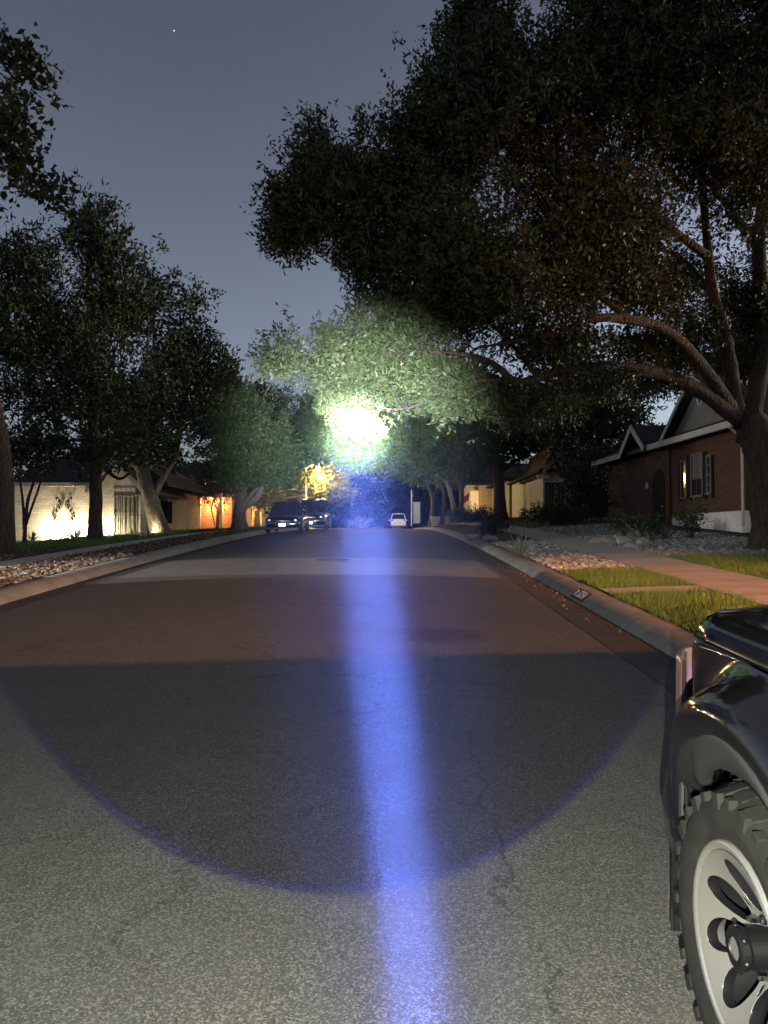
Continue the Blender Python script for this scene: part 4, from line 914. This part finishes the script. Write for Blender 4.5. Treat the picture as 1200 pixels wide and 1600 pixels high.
boulder(onl(988, 20.0), .19, (1.5, .9, .5), 'low white boulder in the gravel left of the upright one', 2)
boulder(onl(948, 22.0), .26, (1.7, .9, .5), 'flat pale boulder under the dark evergreen', 3)
boulder(onl(975, 21.0), .22, (1.2, .9, .8), 'grey boulder below the round dark bush', 4)
boulder(onl(738, 27.0), .26, (1.5, .9, .5), 'low grey boulder by the right kerb beyond the yucca', 5)
boulder(onl(765, 25.0), .2, (1.2, .9, .7), 'small dark boulder beside the kerbside bush', 6)
boulder(onl(212, 36.0), .22, (1.3, .9, .8), 'pale boulder beside the garden lamp and leaning trunk', 7)

def curve_text(body, size, material, name, parent=None, extrude=0.001):
    cu = bpy.data.curves.new(name, 'FONT'); cu.body = body; cu.size = size; cu.align_x = 'CENTER'; cu.align_y = 'CENTER'; cu.extrude = extrude; cu.offset = 0.008
    tmp = bpy.data.objects.new(name, cu); col.objects.link(tmp); bpy.context.view_layer.update()
    me = bpy.data.meshes.new_from_object(tmp.evaluated_get(bpy.context.evaluated_depsgraph_get())); bpy.data.objects.remove(tmp)
    return link(name, me, material, parent)
# house number painted on the kerb
ky = 11.75; kz = road_z(ky) - .08
upv = Vector((.15, 0, .115)).normalized(); rt = Vector((0, -1, -.058)).normalized(); nv_ = rt.cross(upv).normalized()
if nv_.x > 0: nv_ = -nv_
pn = empty('kerb_number', (0, 0, 0), (0, 0, 0), 'black painted kerb panel with pale star and number 5754', 'house number')
mt = Matrix((( rt.x, upv.x, nv_.x, XR + .105), (rt.y, upv.y, nv_.y, ky), (rt.z, upv.z, nv_.z, kz + .103), (0, 0, 0, 1)))
pn.matrix_world = mt
MB().box(-.33, .33, -.098, .098, -.004, .006).build('panel', M['paintblack'], pn)
tx = curve_text('5754', .185, M['paintwhite'], 'digits', pn); tx.location = (.065, 0, .010); tx.scale = (1.0, 1.05, 1)
st = MB(); pts = [(.058 * (1 if i % 2 == 0 else .42) * math.sin(i * math.pi / 5), .072 * (1 if i % 2 == 0 else .42) * math.cos(i * math.pi / 5)) for i in range(10)]
st.prism([(x - .245, y) for x, y in pts], 2, .0065, .011); st.build('star_mark', M['paintwhite'], pn)

# manhole cover
mh = empty('manhole_cover', (-1.2, 18.05, road_surf(-1.2, 18.05) + .004), (0.045, 0, 0), 'dark round manhole cover in the road left of the beam', 'manhole cover')
MB().tube([(0, 0, -.03), (0, 0, .008)], .33, 28).build('lid', M['paintblack'], mh)
MB().tube([(0, 0, -.03), (0, 0, .004)], .40, 28).build('frame', M['gutter'], mh)

# far street lamp
sp = at(478, 822, 62); sp.z = land(sp.x, sp.y)
sl = empty('street_lamp', sp, (0, 0, 0), 'far street lamp with glowing globe over the yellow tree', 'street lamp')
hp = at(497, 733, 62) - sp
MB().tube([(0, 0, -.2), (0, 0, 2.5), (0, 0, hp.z + .1)], [.07, .06, .045], 8).build('pole', M['metal'], sl)
MB().tube(smooth_path([(0, 0, hp.z + .05), (hp.x * .5, hp.y * .5, hp.z + .32), (hp.x, hp.y, hp.z + .26)]), .03, 6).build('arm', M['metal'], sl)
MB().tube([(hp.x, hp.y, hp.z + .3), (hp.x, hp.y, hp.z + .12)], [.06, .16], 10).build('hood', M['metal'], sl)
MB().ball((hp.x, hp.y, hp.z), .24, 8).build('globe', M['warmbulb'], sl)
lamp('street_lamp_light', sp + hp + Vector((.2, -.6, -.7)), 330.0, (1.0, .66, .22), .15)
# utility pole and box on the right
up_ = onl(643, 66)
uo = empty('utility_pole', up_, (0, 0, 0), 'thin metal post standing beside the pale utility cabinet', 'pole')
MB().tube([(0, 0, -.2), (0, 0, 2.9)], [.06, .05], 8).build('post', M['metal'], uo)
MB().box(-.02, .14, -.05, .05, 2.35, 2.42).build('bracket', M['metal'], uo)
ub = onl(651, 66.4)
bo = empty('utility_cabinet', ub, (0, 0, 0), 'pale metal utility cabinet by the right kerb', 'cabinet')
MB().box(-.28, .30, -.25, .25, .0, 1.75).build('body', M['boxgreen'], bo, bevel=.03)
MB().box(-.30, .32, -.28, .28, 1.76, 1.84).build('lid', M['boxgreen'], bo)
MB().box(-.22, .24, -.265, -.252, .15, 1.6).build('door', M['boxgreen'], bo)
lamp('unseen_warm_lamp', onl(648, 74) + Vector((-1.2, 0, 3.3)), 240.0, (1.0, .72, .30), .1)  # added lamp without a fixture, brightens the far white suv
# low stone wall
w0 = onl(676, 70); ws = empty('stone_wall', w0, (0, 0, 0), 'low pale stone retaining wall behind the street trees on the right', 'wall')
b_ = MB(); g = random.Random(5)
for r__ in range(3):
    x = -.1
    while x < 2.4:
        l = g.uniform(.3, .6); b_.box(x, x + l - .02, g.uniform(-.03, .03), .4, r__ * .3 - .1, r__ * .3 + .18); x += l
b_.build('stones', M['tanbrick'], ws, bevel=.03); MB().box(-.14, 2.5, -.06, .46, .785, .88).build('coping', M['trim'], ws)
# flag
fp = onl(735, 68); fl = empty('flag', fp, (0, 0, 0), 'small red flag hanging by the trunks near the lit doorway', 'flag')
MB().tube([(0, 0, 0), (0, 0, 2.6)], .03, 6).build('pole', M['metal'], fl)
vs_ = []; 
for i in range(9):
    for j in range(6): vs_.append((-.05 - i * .11 - j * .02, .06 * math.sin(i * 1.1), 2.5 - j * .14 - i * .09))
me = bpy.data.meshes.new('cloth'); me.from_pydata(vs_, [], [(i * 6 + j, i * 6 + j + 1, (i + 1) * 6 + j + 1, (i + 1) * 6 + j) for i in range(8) for j in range(5)]); link('cloth', me, M['flag'], fl)
# a bright star
so = MB().ball((0, 0, 0), 1.1, 5).build('star', M['star']); so.location = pix_dir(272, 47) * 1800; tag(so, 'single bright star high in the dusk sky', 'star')

#SECTION3
# ------------------------------------------------------------------ vehicles
def loft(rings):
    n = len(rings[0]); mb = MB(); vs = [p for r in rings for p in r]
    fs = [(i * n + j, i * n + (j + 1) % n, (i + 1) * n + (j + 1) % n, (i + 1) * n + j) for i in range(len(rings) - 1) for j in range(n)]
    fs += [tuple(range(n)), tuple(range(len(vs) - 1, len(vs) - n - 1, -1))]
    return mb.add(vs, fs)
def body_ring(y, w, zb, zt, tuck=.06, crown=.04):
    """cross-section of a car's lower body, rounded"""
    h = zt - zb
    P = [(-w + tuck, zb), (-w + .02, zb + h * .18), (-w, zb + h * .48), (-w + .025, zb + h * .78), (-w + .09, zb + h * .95), (-w * .55, zt + crown * .7), (0, zt + crown)]
    P = P + [(-x, z) for x, z in P[-2::-1]]
    return [(x, y, z) for x, z in P]
def car_wheel(root, x, y, r, w, side):
    e = MB().lathe([(-w / 2, r * .62), (-w / 2 - .006, r * .8), (-w / 2 + .02, r * .97), (-w / 4, r), (w / 4, r), (w / 2 - .02, r * .97), (w / 2, r * .8), (w / 2, r * .6)], n=28).build('wheel', M['rubber'], root, True)
    e.location = (x, y, r); s = side
    mb = MB().lathe([(0, r * .64), (.0, r * .58), (-.03 * -s, r * .55)], n=24)
    for k in range(5):
        q = k * 2 * math.pi / 5; c, sn = math.cos(q), math.sin(q)
        P = [(r * .1, -.05), (r * .58, -.035), (r * .58, .035), (r * .1, .05)]
        mb.prism([(a * c - b * sn, a * sn + b * c) for a, b in P], 0, 0, s * .03)
    mb.lathe([(-.01, 0), (-.01, r * .2), (.02, r * .2), (.02, 0)], n=14)
    o = mb.build('rim', M['steel'], e); o.location = (s * (w / 2 - .02), 0, 0)
    return e
def sedan(label, loc, rz, pm, suv=False, group=None, W=.86, face=True):
    """front points to -y"""
    name = 'parked_suv' if suv else 'parked_sedan'
    e = empty(name, loc, (R(2.2), 0, rz), label, 'car', group)
    H = 1.72 if suv else 1.46; zs = .92 if suv else .80; hd = 1.03 if suv else .90; ln = 4.7
    st = [(0.0, W * .80, .30, zs - .22), (.10, W * .92, .22, zs - .10), (.35, W * .985, .20, zs - .02), (.8, W, .20, hd - .05), (1.35, W, .20, hd), (2.4, W, .20, hd + .02), (3.6, W, .20, hd + .04), (4.3, W * .98, .22, hd + .05), (4.58, W * .93, .28, hd), (4.7, W * .84, .34, hd - .1)]
    loft([body_ring(*s) for s in st]).build('body', pm, e, True)
    # cabin: glass core, painted roof and pillars
    y0, y1, yr0, yr1 = (1.15, 4.55, 1.95, 4.25) if suv else (1.2, 4.15, 2.1, 3.35)
    def cab(y, w, z): return [(-w, y, z), (w, y, z)]
    bw, tw = W - .09, W - .27; zb = hd - .03
    v = [(-bw, y0, zb), (bw, y0, zb), (bw, y1, zb), (-bw, y1, zb), (-tw, yr0, H - .05), (tw, yr0, H - .05), (tw, yr1, H - .05), (-tw, yr1, H - .05)]
    MB().add([v[0], v[1], v[5], v[4]], [(0, 1, 2, 3)]).build('windscreen', M['carglass'], e)
    MB().add([v[2], v[3], v[7], v[6]], [(0, 1, 2, 3)]).build('rear_window', M['carglass'], e)
    for a, b, c, d in ((1, 2, 6, 5), (0, 3, 7, 4)):
        MB().add([v[a], v[b], v[c], v[d]], [(0, 1, 2, 3)]).build('side_window', M['carglass'], e)
    rp = MB()
    for a, b in ((0, 4), (1, 5), (2, 6), (3, 7)): rp.tube([v[a], Vector(v[a]).lerp(Vector(v[b]), .5) + Vector((0, 0, .02)), v[b]], [.055, .045, .05], 8)
    for s_ in (-1, 1):
        ym = (y0 + y1) / 2 + .1; rp.tube([(s_ * bw, ym, zb), (s_ * tw, ym + .05, H - .05)], .04, 6)
    rp.build('pillar', pm, e, True)
    rr = []
    for y, w, z in ((yr0 - .02, tw, H - .06), (yr0 + .25, tw + .01, H - .01), ((yr0 + yr1) / 2, tw + .01, H + .01), (yr1 - .2, tw, H - .01), (yr1 + .03, tw - .01, H - .06)):
        rr.append([(-w - .03, y, z - .02), (-w, y, z + .02), (-w * .5, y, z + .045), (0, y, z + .052), (w * .5, y, z + .045), (w, y, z + .02), (w + .03, y, z - .02), (0, y, z - .03)])
    ro = loft(rr).build('roof', pm, e, True)
    if suv:
        for s_ in (-1, 1): MB().tube([(s_ * tw, yr0 + .2, H + .07), (s_ * tw, yr1 - .1, H + .07)], .02, 6).build('roof_rail', M['steel'], ro)
    for s_ in (-1, 1):
        mi = MB().ball((s_ * (W + .1), y0 + .35, hd + .07), .1, 6, (1.1, .6, .75)); mi.tube([(s_ * (W - .08), y0 + .38, hd + .02), (s_ * (W + .08), y0 + .36, hd + .05)], .03, 6); mi.build('mirror', pm, e, True)
        hl = MB().add([(s_ * W * .55, -.012, zs - .27), (s_ * W * .86, .06, zs - .24), (s_ * W * .93, .22, zs - .10), (s_ * W * .62, .055, zs - .13), (s_ * W * .55, .03, zs - .27), (s_ * W * .8, .2, zs - .2), (s_ * W * .88, .3, zs - .12), (s_ * W * .6, .2, zs - .15)],
                      [(0, 1, 2, 3), (4, 5, 6, 7), (0, 1, 5, 4), (1, 2, 6, 5), (2, 3, 7, 6), (3, 0, 4, 7)]).build('headlight', M['glass'], e)
        MB().ball((s_ * W * .70, .045, zs - .185), .062, 6, (1, .5, 1)).build('reflector', M['reflector'], hl)
        MB().box(s_ * W * .72 - .05, s_ * W * .72 + .05, .012, .05, .36, .43).build('fog_lamp', M['reflector'], e)
        MB().box(s_ * W * .78 - .12, s_ * W * .78 + .12, 4.6, 4.70, hd - .22, hd - .06).build('tail_light', M['redlens'], e)
    gr = MB()
    for k in range(5): gr.box(-.36, .36, -.025, .02, .37 + k * .05, .395 + k * .05)
    gr.build('grille', M['black'], e)
    MB().box(-.30, .30, -.03, .01, zs - .21, zs - .19).build('trim_bar', M['chrome'], e)
    MB().prism([(-.10, zs - .225), (.10, zs - .225), (.12, zs - .19), (.0, zs - .165), (-.12, zs - .19)], 1, -.034, -.031).build('badge', M['chrome'], e)
    MB().box(-.155, .155, -.045, -.032, .335, .485).build('number_plate', M['plate'], e)
    MB().box(-.155, .155, 4.70, 4.715, hd - .45, hd - .30).build('number_plate', M['paintwhite'], e)
    MB().box(-W * .9, W * .9, .0, .12, .20, .30).build('lower_bumper', M['black'], e, bevel=.02)
    MB().box(-W * .86, W * .86, 4.66, 4.75, .32, .52).build('rear_bumper', M['black'] if not suv else pm, e, bevel=.02)
    for s_ in (-1, 1):
        for y in (.92, 3.72): car_wheel(e, s_ * (W - .085), y, .34 if not suv else .37, .2, s_)
        ar = MB()
        for y in (.92, 3.72):
            ar.prism([(y + .40 * math.cos(q), .34 + .40 * math.sin(q)) for q in lin(0, math.pi, 12)], 0, s_ * (W - .02), s_ * (W + .003))
        ar.build('wheel_arch', M['black'], e)
    return e
def onroad(x, y): return Vector((x, y, road_surf(x, y)))
cx = px_x(441, 35.4)
sedan('black sedan parked facing us at the left kerb with a bright number plate', onroad(cx, 35.4) , 0, M['blackpaint'], False, 'cars parked along the street')
sedan('dark suv parked behind the black sedan on the left', onroad(px_x(484, 44), 44), 0, M['darkpaint'], True, 'cars parked along the street', W=.9)
ws_ = onroad(px_x(622.5, 88), 88 + 4.7); sedan('white suv parked far away on the right side of the road', ws_, R(180), M['whitepaint'], True, 'cars parked along the street', W=.92)

# ---- black pickup truck at the right edge (its left front corner shows)
tk = empty('pickup_truck', (0, 0, -.012), (math.atan(.058), 0, 0), 'black pickup truck parked at the right kerb, its alloy front wheel nearest us', 'pickup truck')
WY, WZ, WR = 2.08, .41, .415
XS = 1.02                                       # plain body side
XC = 1.02 + .85                                 # centre line
def fshift(th):
    q = min(1, max(0, (R(70) - th) / R(55))); return .085 * q * q * (3 - 2 * q)
def fender_profile(r, th):
    """x of the outer skin at distance r from the wheel centre"""
    k = [(.455, .945), (.475, .928), (.53, .886), (.575, .868), (.61, .872), (.645, .898), (.675, .945), (.70, .99), (.74, XS), (3, XS)]
    return min(XS, fshift(th) + float(np.interp(r, [a for a, b in k], [b for a, b in k])))
def front_taper(y, z=1.0):                       # body narrows towards the nose
    q = max(0, y - 2.62); return .45 * q + .9 * q * q
NT, rows = 64, []
for i in range(NT + 1):
    thv = R(-26 + 232 * i / NT); c, s_ = math.cos(thv), math.sin(thv)
    # outer bound: front y=2.98, rear y=.95, top z=1.12, bottom z=.40
    lim = 9
    if c > 1e-4: lim = min(lim, (2.96 - WY) / c)
    if c < -1e-4: lim = min(lim, (.95 - WY) / c)
    if s_ > 1e-4: lim = min(lim, (1.13 - WZ) / s_)
    if s_ < -1e-4: lim = min(lim, (.16 - WZ) / s_)
    lim = max(lim, .72); row = [(1.03, WY + .455 * c, WZ + .455 * s_)]
    rs = [.455, .462, .475, .50, .53, .565, .60, .625, .645, .66, .675, .69, .70, .72] + [(.72 + (lim - .72) * k / 5) for k in range(1, 6)]
    for r in rs:
        y, z = WY + r * c, WZ + r * s_; row.append((fender_profile(r, thv) + front_taper(y), y, z))
    rows.append(row)
nr = len(rows[0]); mb = MB().add([p for r in rows for p in r], [(i * nr + j, i * nr + j + 1, (i + 1) * nr + j + 1, (i + 1) * nr + j) for i in range(NT) for j in range(nr - 1)])
fe = mb.build('fender', M['blackpaint'], tk, True)
sd = fe.modifiers.new('solid', 'SOLIDIFY'); sd.thickness = .012; sd.offset = -1
# fender's lower lip as a separate part; torch light put into its grey
fl_ = []
for i in range(41):
    thv = R(38 + 160 * i / 40); c, s_ = math.cos(thv), math.sin(thv); wd_ = .012 + .088 * max(0, math.sin(R(-22) + thv)) ** 1.6
    fl_.append([(x + fshift(thv), WY + r * c, WZ + r * s_) for x, r in ((.955, .449), (.932, .449), (.932 - wd_ * .68, .460 + wd_), (.938 - wd_ * .68, .470 + wd_), (.955 - wd_ * .5, .470 + wd_), (.965, .46))])
loft(fl_).build('lit_fender_lip', mat('lit_lip_grey', (0.014, 0.015, 0.016), .5, spec=.4), tk, True)
# inner wheel well
MB().lathe([(1.04, .455), (1.30, .455), (1.31, .05)], n=40, center=(0, WY, WZ)).build('wheel_well', M['black'], tk)
# hood: rounded edge, nose curve
hrows = []
for i in range(25):
    y = .9 + 2.07 * i / 24; nose = max(0, (y - 2.62) / .36); dz = .16 * nose ** 2.4
    tp = front_taper(y) * .9; row = []
    for dx, z in ((.0, 1.05), (.0, 1.12), (.008, 1.155), (.025, 1.178), (.06, 1.192), (.3, 1.215), (.6, 1.235), (.85, 1.24)):
        row.append((XS + .035 + tp + dx * (1 - tp * .6), y, z - dz * (1 if z > 1.1 else .3)))
    full = row + [(2 * XC - x, y, z) for x, y, z in row[-2::-1]]; hrows.append(full)
n_h = len(hrows[0]); hm_ = MB().add([p for r in hrows for p in r], [(i * n_h + j, i * n_h + j + 1, (i + 1) * n_h + j + 1, (i + 1) * n_h + j) for i in range(24) for j in range(n_h - 1)])
ho_ = hm_.build('hood', M['blackpaint'], tk, True); sd = ho_.modifiers.new('solid', 'SOLIDIFY'); sd.thickness = .02; sd.offset = -1
# nose panel, grille, lamps, bumper
nx0 = XS + front_taper(2.94) + .02; nx1 = 2 * XC - nx0
MB().box(nx0 + .02, nx1 - .02, 2.80, 2.94, .55, 1.06).build('nose_panel', M['blackpaint'], tk, bevel=.03)
gb = MB(); gb.box(1.52, 2.22, 2.945, 2.98, .74, .98)
for k in range(4): gb.box(1.54, 2.20, 2.982, 2.995, .77 + k * .055, .795 + k * .055)
gb.build('grille', M['black'], tk)
for s_ in (-1, 1):
    def mx(x): return x if s_ < 0 else 2 * XC - x
    a, b = sorted((mx(1.26), mx(1.5))); MB().box(a, b, 2.942, 2.985, .76, .97).build('headlight', M['reflector'], tk, bevel=.015)
    # wrap-round corner lamp, taller than wide
    co = [(1.075, 2.72), (1.10, 2.80), (1.16, 2.90), (1.24, 2.965), (1.25, 2.90), (1.14, 2.80)]
    lo = MB()
    prof = [(1.055, 2.70), (1.075, 2.80), (1.115, 2.89), (1.19, 2.97), (1.24, 2.985), (1.24, 2.95), (1.15, 2.9), (1.10, 2.78)]
    pr = [(mx(x - .04), y) for x, y in prof]
    lo.prism(pr, 2, .80, 1.035); lo.build('corner_lamp', M['amberlens'], tk, bevel=.012)
def bring(x, y, z0, z1): return (x, y, z0, z1)
bp = [(.985, 2.54), (.975, 2.62), (.985, 2.74), (1.03, 2.86), (1.11, 2.97), (1.24, 3.06), (1.5, 3.11), (XC, 3.13)]
bp = bp + [(2 * XC - x, y) for x, y in bp[-2::-1]]
rings = []
for i, (x, y) in enumerate(bp):
    s_ = 1 if x < XC else (-1 if x > XC else 0); ins = .10
    inx, iny = x + s_ * ins * (1 if y < 2.95 else .3), y - (.12 if y > 2.9 else 0.0)
    rings.append([(x + s_ * .02, y, .36), (x, y, .40), (x - s_ * .012, y + .008, .50), (x, y, .61), (x + s_ * .03, y, .635), (inx, iny, .635), (inx, iny, .36)])
loft(rings).build('bumper', paint('bumper_black', (0.012, 0.012, 0.013), .3), tk, True)
# cracked filler panel between the grey lip and the bumper
fp_ = MB().prism([(2.47, .44), (2.66, .44), (2.70, .62), (2.66, .80), (2.60, .84), (2.50, .66)], 0, .965, 1.03).build('filler_panel', M['blackpaint'], tk, bevel=.015)
MB().box(.955, .9635, 2.535, 2.555, .52, .68).build('crack', M['paintblack'], fp_)
# cab, doors, bed, chassis (behind and beside the photographer)
def side(x): return 2 * XC - x
MB().box(XS + .01, side(XS + .01), -.95, .93, .40, 1.16).build('cab', M['blackpaint'], tk, bevel=.04)
cv = [(XS + .06, .85, 1.16), (side(XS + .06), .85, 1.16), (side(XS + .06), -.9, 1.16), (XS + .06, -.9, 1.16), (XS + .2, .2, 1.72), (side(XS + .2), .2, 1.72), (side(XS + .2), -.8, 1.72), (XS + .2, -.8, 1.72)]
for nm, (a, b, c, d) in (('windscreen', (0, 1, 5, 4)), ('side_window', (0, 3, 7, 4)), ('side_window', (1, 2, 6, 5)), ('rear_window', (2, 3, 7, 6))):
    MB().add([cv[a], cv[b], cv[c], cv[d]], [(0, 1, 2, 3)]).build(nm, M['carglass'], tk)
MB().box(XS + .17, side(XS + .17), -.83, .23, 1.722, 1.78).build('roof', M['blackpaint'], tk, bevel=.03)
bd = MB(); bd.box(XS + .01, XS + .08, -3.0, -.97, .5, 1.16); bd.box(side(XS + .08), side(XS + .01), -3.0, -.97, .5, 1.16); bd.box(XS + .081, side(XS + .081), -2.99, -.98, .5, .62); bd.box(XS + .081, side(XS + .081), -3.0, -2.93, .621, 1.14)
bd.build('cargo_bed', M['blackpaint'], tk)
MB().box(XS + .25, side(XS + .25), -2.9, 2.75, .38, .50).build('chassis', M['black'], tk)
mr = MB().box(.80, .98, .78, .86, 1.12, 1.28).build('mirror', M['black'], tk, bevel=.03)

def truck_wheel(x, y, sgn):
    """outer face towards -x (sgn=-1) or +x"""
    we = MB()
    prof = [(.0, .262), (-.012, .285), (-.022, .31), (-.024, .335), (-.016, .36), (.004, .385), (.030, .402), (.06, .408), (.135, .411), (.21, .408), (.24, .402), (.266, .385), (.286, .36), (.292, .33), (.285, .29), (.27, .262)]
    we.lathe(prof, n=72)
    g = random.Random(3)
    nl = 30                                                                   # shoulder lugs and tread blocks
    for k in range(nl):
        q0 = 2 * math.pi * k / nl; dq = 2 * math.pi / nl
        def blk(x0, x1, r0, r1, f0, f1, skew=0.0, slope=0):
            vs = []
            for xx, sk, rr_ in ((x0, 0, r1 - slope), (x1, skew, r1)):
                for f in (f0, f1):
                    qa = q0 + dq * (f + sk)
                    for rr in (r0, rr_): vs.append((xx, rr * math.cos(qa), rr * math.sin(qa)))
            we.add(vs, [(0, 1, 3, 2), (4, 6, 7, 5), (0, 4, 5, 1), (2, 3, 7, 6), (1, 5, 7, 3), (0, 2, 6, 4)])
        big = k % 2
        blk(-.008 if big else .004, .062, .385, .415, .06, .80 if big else .66, .10, .024)
        blk(.075, .128, .40, .4245, .15, .80, -.28); blk(.140, .195, .40, .4245, -.25, .45, .25)
        blk(.21, .275, .385, .415, .1, .75, .1)
        # side lugs reaching down the sidewall
        blk(-.0245, .0, .345 if big else .362, .392, .12, .62 if big else .5, .04, .004)
    wo = we.build('wheel', M['rubber'], tk); bv = wo.modifiers.new('bevel', 'BEVEL'); bv.width = .003; bv.segments = 2; bv.limit_method = 'ANGLE'; bv.angle_limit = R(40)
    for p in wo.data.polygons: p.use_smooth = p.index < 15 * 72
    wo.location = (x, y, WZ); wo.rotation_euler = (R(11), 0, 0 if sgn < 0 else math.pi)
    lip = MB().lathe([(.03, .225), (.008, .230), (-.004, .238), (-.012, .248), (-.014, .257), (-.008, .265), (.004, .267), (.02, .262)], n=96).build('rim_lip', M['steel'], wo, True)
    MB().lathe([(.021, .262), (.12, .236), (.26, .236), (.27, .262)], n=64).build('barrel', M['black'], wo, True)
    # dished disc with eight teardrop holes, cut as a filled 2D curve, then bent into a dish
    cu = bpy.data.curves.new('disc', 'CURVE'); cu.dimensions = '2D'; cu.fill_mode = 'BOTH'; cu.extrude = .014; cu.bevel_depth = .002; cu.resolution_u = 1
    def ring(pts):
        sp_ = cu.splines.new('POLY'); sp_.points.add(len(pts) - 1); sp_.use_cyclic_u = True
        for i, (a, b) in enumerate(pts): sp_.points[i].co = (a, b, 0, 1)
    ring([(.236 * math.cos(q), .236 * math.sin(q)) for q in [2 * math.pi * i / 120 for i in range(120)]])
    for k in range(8):
        q0 = 2 * math.pi * k / 8 + .2; pts = []
        for i in range(36):
            q = 2 * math.pi * i / 36; c_, s_ = math.cos(q), math.sin(q)
            wd = .039 + .012 * (c_ * .5 + .5)                                  # wider at the outer end
            a = .150 + .066 * c_; b = wd * s_ + .010 * math.sin((c_ * .5 + .5) * math.pi)
            pts.append((a * math.cos(q0) - b * math.sin(q0), a * math.sin(q0) + b * math.cos(q0)))
        ring(pts)
        qs = q0 + math.pi / 8; sl = []
        for i in range(14):
            q = 2 * math.pi * i / 14; a = .112 + .019 * math.cos(q); b = .0065 * math.sin(q); sl.append((a * math.cos(qs) - b * math.sin(qs), a * math.sin(qs) + b * math.cos(qs)))
        ring(sl)
    tmp = bpy.data.objects.new('disc', cu); col.objects.link(tmp); bpy.context.view_layer.update()
    me = bpy.data.meshes.new_from_object(tmp.evaluated_get(bpy.context.evaluated_depsgraph_get())); bpy.data.objects.remove(tmp)
    bm = bmesh.new(); bm.from_mesh(me); bmesh.ops.triangulate(bm, faces=bm.faces)
    for _ in range(3):
        ed = [e_ for e_ in bm.edges if e_.calc_length() > .03]
        if ed: bmesh.ops.subdivide_edges(bm, edges=ed, cuts=1); bmesh.ops.triangulate(bm, faces=bm.faces)
    for v in bm.verts:
        a, b, c_ = v.co; r = math.hypot(a, b); dish = .008 + .095 * (1 - min(1, max(0, (r - .07) / .165)))
        v.co = Vector((dish - c_ + .0, a, b))
    bm.to_mesh(me); bm.free(); me.update()
    dk = link('disc', me, M['alloy'], wo)
    # hub: black locking cap with a toothed flange, lug nuts, drum behind
    hb = MB().lathe([(.10, .0), (.10, .052), (.02, .050), (.012, .055), (-.004, .055), (-.010, .048), (-.010, .030), (-.004, .028), (-.004, 0)], n=30)
    for k in range(6):
        q = 2 * math.pi * k / 6; hb.ball((.002, .053 * math.cos(q), .053 * math.sin(q)), .009, 5)
    hb.build('hub_cap', M['black'], wo, False)
    MB().lathe([(-.0065, 0), (-.0065, .028)], n=20).build('hub_dial', M['steel'], wo)
    for k in range(6):
        q = 2 * math.pi * k / 6 + .4
        MB().lathe([(.10, .011), (.062, .011), (.056, .007), (.054, 0)], n=8, center=(0, .078 * math.cos(q), .078 * math.sin(q))).build('lug_nut', M['chrome'], wo)
    MB().lathe([(.135, .0), (.135, .20), (.20, .215)], n=40).build('brake_drum', mat('drum_grey', (.03, .027, .024), .8, .1), wo)
    return wo
XW = .928
w1 = truck_wheel(XW, WY, -1)
w2 = truck_wheel(side(XW), WY, 1)
w3 = truck_wheel(XW + .05, -1.15, -1); w4 = truck_wheel(side(XW + .05), -1.15, 1)
